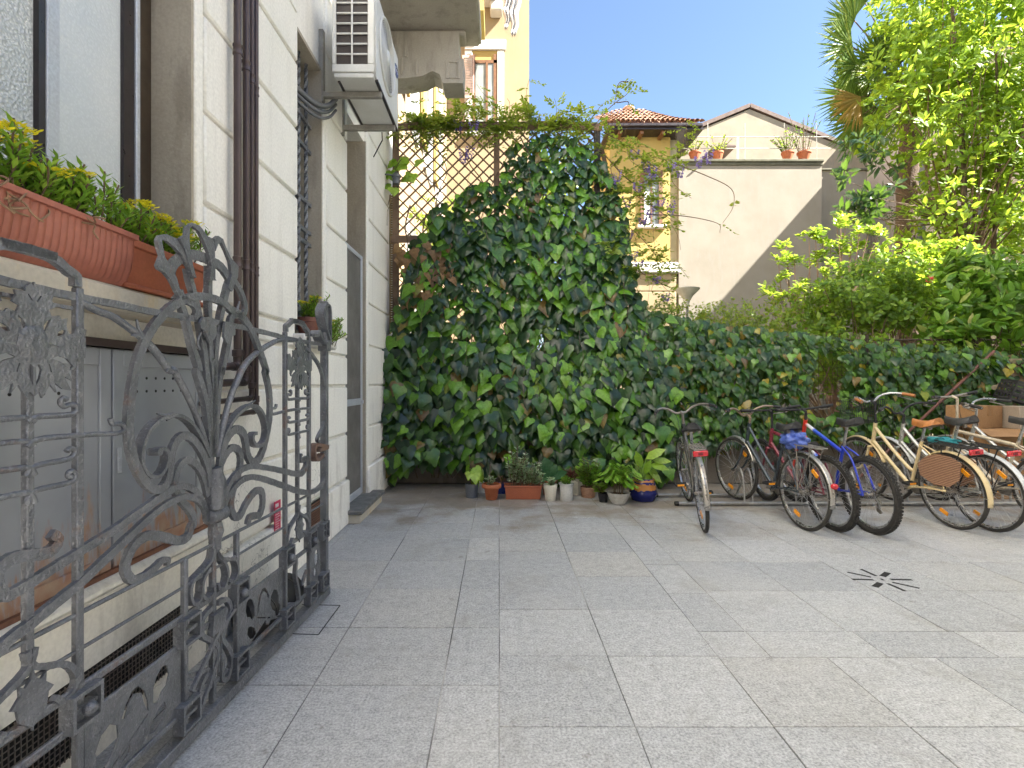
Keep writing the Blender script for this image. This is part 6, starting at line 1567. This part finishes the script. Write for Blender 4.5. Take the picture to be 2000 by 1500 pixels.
n = 11; a = rng.uniform(0,6.28,n); 
leaves('leaves', IVY, np.stack([x+.05*np.cos(a), y+.05*np.sin(a), np.full(n,zt+.10)+rng.uniform(-.03,.1,n)],1), np.stack([np.cos(a),np.sin(a)-.3,-.9+0*a],1), np.stack([.5*np.cos(a),-1+0*a,.9+0*a],1), rng.uniform(.11,.18,n), L_PALE, rt, curl=rng.uniform(.2,.5,n))
b = MB()
for i in range(5): b.tube([(x,y,zt-.02),(x+rnd.uniform(-.05,.05),y+rnd.uniform(-.04,.04),zt+.12)], .003, 5)
b.tube([(x+.02,y,zt-.02),(x-.03,y+.03,zt+.33)], .0035, 5); b.tube([(x-.01,y,zt),(x-.03,y+.02,zt+.2)], .003, 5); b.build('stems', M_TWIG, rt, 50)
x, y = gx(960,975); rt, zt = pot('terracotta pot with a thick rolled rim and a small pale succulent', x, y, [(.062,0),(.066,.004),(.088,.13),(.092,.135),(.112,.138),(.118,.15),(.116,.175),(.108,.185)], M_TERRA)
sprig(rt, x-.01, y, zt-.02, 6, .14, .07, OVAL, .035, L_JADE, 14); b = MB(); b.tube([(x-.03,y,zt-.03),(x-.015,y,zt+.23)], .004, 5); b.build('cane', M_TWIG, rt, 50)
# long trough
x0, y0 = gx(986,976); x1, _ = gx(1058,976); xm = (x0+x1)/2
rt = thing('flower_trough', 'long terracotta coloured trough of variegated jade plants, standing on the paving', 'potted plant', (xm, y0, 0), 'pots standing along the ivy')
def trough(rt, c, L, d0, d1, h, m, ribs=False, axis='x', rim=.016):
    b = MB(); prof = [(d0/2,0),(d1/2,h-rim),(d1/2+.008,h-rim),(d1/2+.008,h),(d1/2-.004,h),(d1/2-.008,h-.035)]
    vs = []; F = []; m_ = len(prof)
    sx = [(-1,-1),(1,-1),(1,1),(-1,1)]
    for (w_, z) in prof:
        e = w_-d1/2
        for s, t in sx:
            if axis == 'x': vs.append((c[0]+s*(L/2+e), c[1]+t*w_, c[2]+z))
            else: vs.append((c[0]+t*w_, c[1]+s*(L/2+e), c[2]+z))
    for i in range(m_-1):
        for k in range(4): F.append((i*4+k, i*4+(k+1)%4, (i+1)*4+(k+1)%4, (i+1)*4+k))
    F.append((3,2,1,0)); b.add(vs, F); o = b.build('trough', m, rt, 20)
    md = o.modifiers.new('bev', 'BEVEL'); md.width = .006; md.segments = 2; md.limit_method = 'ANGLE'
    b = MB(); q = d1/2-.009; z = c[2]+h-.033
    if axis == 'x': b.add([(c[0]-L/2+.009,c[1]-q,z),(c[0]+L/2-.009,c[1]-q,z),(c[0]+L/2-.009,c[1]+q,z),(c[0]-L/2+.009,c[1]+q,z)], [(0,1,2,3)])
    else: b.add([(c[0]-q,c[1]-L/2+.009,z),(c[0]+q,c[1]-L/2+.009,z),(c[0]+q,c[1]+L/2-.009,z),(c[0]-q,c[1]+L/2-.009,z)], [(0,1,2,3)])
    b.build('soil', M_SOILP, rt, fix=False); return o
trough(rt, (xm, y0+.09, 0), x1-x0, .15, .18, .165, M_PLTER2)
for i, (xx, hh, nn_) in enumerate(((x0+.10,.46,10),(x0+.17,.50,10),(x0+.24,.34,8),(x0+.33,.24,8),(x0+.39,.28,8))):
    sprig(rt, xx, y0+.09, .15, nn_, hh, .12, OVAL, .052, L_JADE, 24, .004)
b = MB(); b.box(x1-.06,y0+.14,.13,x1-.05,y0+.15,.27); b.build('plant_marker', M_RED, rt)
x, y = gx(1075,977); rt, zt = pot('white tapering plastic pot with a small rosette succulent', x, y, [(.058,0),(.06,.003),(.074,.135),(.078,.138),(.082,.185),(.082,.188)], M_WHITEP); sprig(rt, x, y, zt-.02, 7, .10, .06, OVAL, .055, L_JADE, 12)
x, y = gx(1106,977); rt, zt = pot('white straight plastic pot right of the tapering one', x, y, [(.070,0),(.072,.003),(.078,.185),(.088,.188),(.09,.203)], M_WHITEP2); sprig(rt, x, y, zt-.02, 7, .11, .06, OVAL, .05, L_FERN, 12)
# rubber plant behind
x, y = 0.62, 6.35; rt, zt = pot('brown pot with two big dark rubber plant leaves behind the white pots', x, y, [(.07,0),(.09,.16),(.10,.165),(.10,.18)], M_TERRA)
leaves('leaves', OVAL, [(x,y,zt),(x,y,zt+.02),(x,y,zt-.0),(x,y,zt+.02)], [(-.2,-.15,.95),(.75,-.4,.35),(-.8,-.4,.25),(.3,-.1,.6)], [(.2,-1,.2),(-.2,-.6,.8),(.1,-.5,.8),(0,-1,.3)], [.30,.26,.24,.2], L_RUB, rt, widths=np.array([1.3,1.1,1.2,1.1]))
b = MB(); b.tube([(x,y,zt-.03),(x,y,zt+.04)], .006, 6); b.build('stem', M_TWIG, rt, 50)
x, y = gx(1128,966); rt, zt = pot('cream square looking planter with maroon foliage beside the white pots', x, y+.05, [(.085,0),(.09,.004),(.10,.15),(.104,.155),(.104,.17)], M_WHITEP, n=4); sprig(rt, x-.06, y+.08, zt-.02, 10, .17, .10, BLADE, .12, L_REDL, 10)
x, y = gx(1150,972); rt, zt = pot('dark wicker basket with a bushy bright green plant', x, y+.04, [(.075,0),(.08,.004),(.095,.10),(.092,.125)], M_WICK); sprig(rt, x, y+.04, zt-.02, 20, .34, .19, OVAL, .075, L_FERN, 16, top=False); sprig(rt, x+.02, y, zt-.02, 8, .42, .12, OVAL, .06, L_MID, 14, name='upper_foliage')
x, y = gx(1178,980); rt, zt = pot('tiny black pot with broad dark green leaves in front of the ferns', x, y, [(.045,0),(.06,.10),(.062,.105)], M_BLACKP); sprig(rt, x-.02, y, zt-.02, 7, .13, .13, OVAL, .09, L_MID, 6)
x, y = gx(1208,984); rt, zt = pot('shallow whitish ribbed bowl of feathery parlour palms', x, y, [(.05,0),(.07,.006),(.105,.06),(.128,.125),(.132,.135)], mat('ribbed_bowl',(.55,.55,.52),(.42,.40,.37),.3,ns=20), n=48, wob=lambda a, z: .018*math.cos(a*24) if .01 < z < .12 else 0)
pp, yy, nn, ss = [], [], [], []; b = MB()
for i in range(34):
    a_ = rnd.uniform(0,6.28); rr = rnd.uniform(.05,.27); hh = rnd.uniform(.12,.30); c = catmull([(x+.05*math.cos(a_),y+.05*math.sin(a_),zt-.03),(x+rr*.4*math.cos(a_),y+rr*.4*math.sin(a_),zt+hh),(x+rr*math.cos(a_),y+rr*math.sin(a_)*.8,zt+hh*.8)],8); b.tube(c, .002, 4)
    for k in range(6,len(c)):
        dv = np.array(c[k])-np.array(c[k-1]); sd = np.cross(dv,[0,0,1]); sd = sd/max(1e-6,np.linalg.norm(sd))
        for s in (-1,1): pp.append(c[k]); yy.append(sd*s+dv/np.linalg.norm(dv)*.8+np.array([0,0,-.2])); nn.append((0,0,1)); ss.append(rnd.uniform(.045,.085))
leaves('fronds', LAUREL, pp, yy, nn, ss, L_FERN, rt); b.build('stems', M_TWIG, rt, 50)
x, y = gx(1259,979); y += .06
def bluepot():
    m = bpy.data.materials.new('blue_glaze_orange_band'); t, b_ = nsplit(m); v = worldpos(t); z = sepz(t, v)[2]
    zz = mathn(t, 'ADD', z, maprange(t, noise(t, v, 14, 4), .3, .7, -.022, .022))
    col = ramp(t, maprange(t, zz, 0, .30), [(0,(.012,.016,.11)),(.44,(.012,.016,.12)),(.46,(.52,.23,.06)),(.66,(.50,.22,.06)),(.68,(.02,.02,.12)),(.74,(.02,.02,.12)),(.76,(.5,.24,.08)),(.86,(.45,.2,.07)),(.88,(.015,.02,.14)),(1,(.015,.02,.14))])
    t.links.new(col, b_.inputs['Base Color']); setin(b_, 'Roughness', .25); return m
rt, zt = pot('blue glazed pot with a flaking orange band and big yellow green leaves', x, y, [(.115,0),(.13,.006),(.16,.07),(.162,.10),(.145,.145),(.148,.155),(.138,.19),(.142,.20),(.128,.225),(.132,.255),(.128,.265)], bluepot())
stems_ = MB(); pp, yy, nn, ss = [], [], [], []
for (dx, dz, ax, az, s) in ((.02,.22,.65,.6,.25),(.06,.16,.85,.0,.22),(.05,.10,.8,-.5,.22),(.02,.06,.55,-.75,.24),(.10,.12,.5,-.85,.2),(.11,.2,.9,.2,.2),(-.03,.12,-.3,.9,.2),(.0,.05,.2,1,.18)):
    q = (x+dx, y-.03+rnd.uniform(-.03,.03), zt+dz); pp.append(q); yy.append((ax,-.3,az)); nn.append((-az*.3,-.7,.8)); ss.append(s); stems_.tube(catmull([(x+dx*.3,y,zt-.04),(x+dx*.6,y-.01,zt+dz*.6),q],4), .005, 5)
leaves('leaves', OVAL, pp, yy, nn, ss, L_PALE, rt, widths=np.full(len(ss),.95), curl=np.full(len(ss),.3))
for i in range(14): stems_.tube([(x+rnd.uniform(-.09,.09),y+rnd.uniform(-.06,.06),zt-.04),(x+rnd.uniform(-.13,.08),y+rnd.uniform(-.08,.08),zt+rnd.uniform(.08,.24))], [.008,.004], 6)
stems_.build('stems', mat('green_stem',(.12,.22,.03),(.18,.3,.04),.5), rt, 50)
x, y = gx(944,962); rt, zt = pot('low cream bowl half hidden behind the terracotta pot', x-.0, y+.05, [(.09,0),(.10,.10),(.105,.12)], M_WHITEP2, cat='pot'); 
x, y = gx(980,966); rt, zt = pot('dark blue pot tucked between the terracotta pot and the trough', x, y+.08, [(.06,0),(.075,.12),(.08,.13)], M_NAVY); sprig(rt, x, y+.08, zt-.02, 6, .13, .07, BLADE, .08, L_DRY, 6)

# troughs of sedum on the window sill ----------------------------------------------
def sedum(rt, pts, h0, nst, flower=.35, out=.0):
    b = MB(); pp, yy, nn, ss = [], [], [], []; fp_, fy_, fn_, fs_ = [], [], [], []
    for i in range(nst):
        c0 = pts(); hh = h0*rnd.uniform(.45,1.05); a_ = rnd.uniform(0,6.28); s = rnd.uniform(.0,.08)
        tip = (c0[0]+s*math.cos(a_)+out*rnd.random(), c0[1]+s*math.sin(a_), c0[2]+hh)
        c = catmull([c0, (c0[0]*.5+tip[0]*.5+rnd.uniform(-.02,.02), c0[1]*.5+tip[1]*.5+rnd.uniform(-.02,.02), c0[2]+hh*.55), tip], 5); b.tube(c, .003, 5)
        for k in range(26):
            t = .3+.7*(k/25); q = np.array(c[min(len(c)-1,int(t*(len(c)-1)))])*(1)+rng.normal(0,.003,3); al = k*2.4
            pp.append(q); yy.append((math.cos(al),math.sin(al),.35+t*.5)); nn.append((0,0,1)); ss.append(rnd.uniform(.034,.054)*(1.1-.3*t))
        if rnd.random() < flower and hh > .45*h0:
            for k in range(60):
                al = rnd.uniform(0,6.28); r_ = .036*math.sqrt(rnd.random()); fp_.append((tip[0]+r_*math.cos(al),tip[1]+r_*math.sin(al),tip[2]+.008-r_*.2+rnd.uniform(0,.008))); fy_.append((math.cos(k*2.1),math.sin(k*2.1),.5)); fn_.append((0,0,1)); fs_.append(rnd.uniform(.012,.02))
    leaves('foliage', SEDUM, pp, yy, nn, ss, L_SEDUM, rt, widths=np.full(len(ss),1.1)); b.build('stems', M_TWIG, rt, 50)
    if fp_: leaves('flower_heads', OVAL, fp_, fy_, fn_, fs_, L_FLOWER, rt)
T1 = thing('flower_trough', 'ribbed terracotta plastic trough of yellow flowering sedum, nearer one on the sill', 'flower trough', (-1.44,1.45,1.732), 'troughs of sedum on the window sill')
# rounded profile trough, ribbed front
def rib_trough(rt, y0, y1, xf, xb, z0, h, m):
    prof = [(0,.0),(.012,.0),(.03,.02),(.045,.06),(.053,.11),(.056,h-.02),(.066,h-.018),(.066,h),(.05,h),(.046,h-.04)]
    n = int((y1-y0)/.0085); vs = []; F = []; k = len(prof)
    for i in range(n+1):
        y = y0+(y1-y0)*i/n; rb = (-.0035 if i % 3 == 0 else .001)
        for j, (dx, dz) in enumerate(prof): vs.append((xf-.056+dx+(rb if 2 <= j <= 5 else 0), y, z0+dz))
    for i in range(n):
        for j in range(k-1): F.append((i*k+j, (i+1)*k+j, (i+1)*k+j+1, i*k+j+1))
    b = MB(); b.add(vs, F)
    for yy in (y0, y1): b.prism([[(xf-.056+dx,z0+dz) for dx, dz in prof[:6]]+[(xb,z0+h-.02),(xb+.02,z0)]], lambda u,v,hh: (u,yy+hh*.5+(.0015 if yy == y0 else -.0015),v), .004)
    b.box(xb,y0,z0+h-.018,xb+.012,y1,z0+h); b.box(xf-.05,y0-.01,z0+h-.0181,xf+.0095,y0+.012,z0+h+.0005); b.box(xb+.013,y1-.012,z0+h-.0181,xf+.0095,y1+.01,z0+h+.0005)
    b.box(xb+.02,y0+.01,z0+.002,xf-.05,y1-.01,z0+.01)
    b.build('trough', m, rt, 40, fix=True)
    b = MB(); b.box(xb+.012,y0+.005,z0+h-.05,xf-.012,y1-.005,z0+h-.04); b.build('soil', M_SOILP, rt)
rib_trough(T1, .75, 1.875, -1.335, -1.53, 1.732, .19, M_PLTER)
sedum(T1, lambda: (rnd.uniform(-1.50,-1.37), rnd.uniform(.95,1.84), 1.885), .215, 150, .2, .05)
b = MB()
for i in range(16):
    y_ = rnd.uniform(1.3,1.6); pts = [(-1.36,y_,1.90)]; 
    for j in range(4): pts.append((pts[-1][0]+rnd.uniform(-.005,.03), pts[-1][1]+rnd.uniform(-.05,.05), pts[-1][2]-rnd.uniform(-.02,.035)))
    b.tube(catmull(pts,4), .003, 5)
b.build('dry_stems', mat('dry_stem',(.28,.18,.10),(.2,.12,.07),.8), T1, 50)
b = MB(); b.tube([(-1.46,1.02,2.07),(-1.46,1.62,2.07)], .005, 6)
for k in range(6): b.tube([(-1.46,1.06+k*.105,1.9),(-1.46,1.06+k*.105,2.07)], .004, 6)
b.build('wire_guard', M_DKFRAME, T1, 50)
T2 = thing('flower_trough', 'smooth orange terracotta trough of sedum beside the ribbed one, farther along the sill', 'flower trough', (-1.44,2.12,1.732), 'troughs of sedum on the window sill')
trough(T2, (-1.455, 2.13, 1.752), .50, .155, .185, .165, M_PLTER2, axis='y', rim=.03)
b = MB(); b.box(-1.545,1.865,1.732,-1.362,2.395,1.7515,.004); b.build('saucer', M_PLTER2, T2, 40)
b = MB()
for z in (1.80,1.83,1.86): b.box(-1.376+(z-1.8)*.07,1.89,z,-1.373+(z-1.8)*.07,2.37,z+.004)
b.build('groove_lines', mat('dark_terracotta',(.22,.06,.03)), T2)
sedum(T2, lambda: (rnd.uniform(-1.52,-1.39), rnd.uniform(1.92,2.34), 1.885), .185, 80, .22, .06)
x, y = -1.50, 4.02; T3, zt = pot('small brown pot of yellow flowering sedum on the far window sill', x, y, [(.06,0),(.065,.004),(.085,.11),(.092,.112),(.094,.145)], mat('brown_pot',(.17,.06,.04),(.13,.045,.03),.5), z=1.743, cat='potted plant', group=None)
sedum(T3, lambda: (rnd.uniform(-1.55,-1.45), rnd.uniform(3.96,4.08), zt-.03), .2, 26, .3, .12)
sedum(T3, lambda: (rnd.uniform(-1.46,-1.36), rnd.uniform(4.05,4.30), zt-.12+rnd.uniform(-.1,0)), .2, 22, .35, .14)
# plants on the roof terrace
for i, (px_, py_, w_, lb) in enumerate(((1357,300,.5,'terracotta pot on the far roof terrace, leftmost of four'),(1402,302,.45,'orange red pot with an arching plant on the far roof terrace, second from left'),(1538,307,.5,'round terracotta pot with a twiggy shrub on the far roof terrace, third from left'),(1570,307,.55,'terracotta pot with a tall wispy plant on the far roof terrace, rightmost'))):
    q = P(px_, 308, 22.1); rt = thing('terrace_pot', lb, 'potted plant', (q[0],22.1,10.98), 'pots on the roof terrace')
    b = MB(); b.lathe([(w_*.32,0),(w_*.48,.28),(w_*.52,.28),(w_*.52,.35)], (q[0],22.09,10.982), 14); b.build('pot', M_TERRA, rt, 40)
    sprig(rt, q[0], 22.1, 11.3, 9+5*(i>1), (.7,.7,1.0,1.7)[i], (.5,.7,.7,.8)[i], OVAL, .12, (L_WIST,L_WIST,L_MID,L_DARKT)[i], 16 if i < 3 else 9, .012)
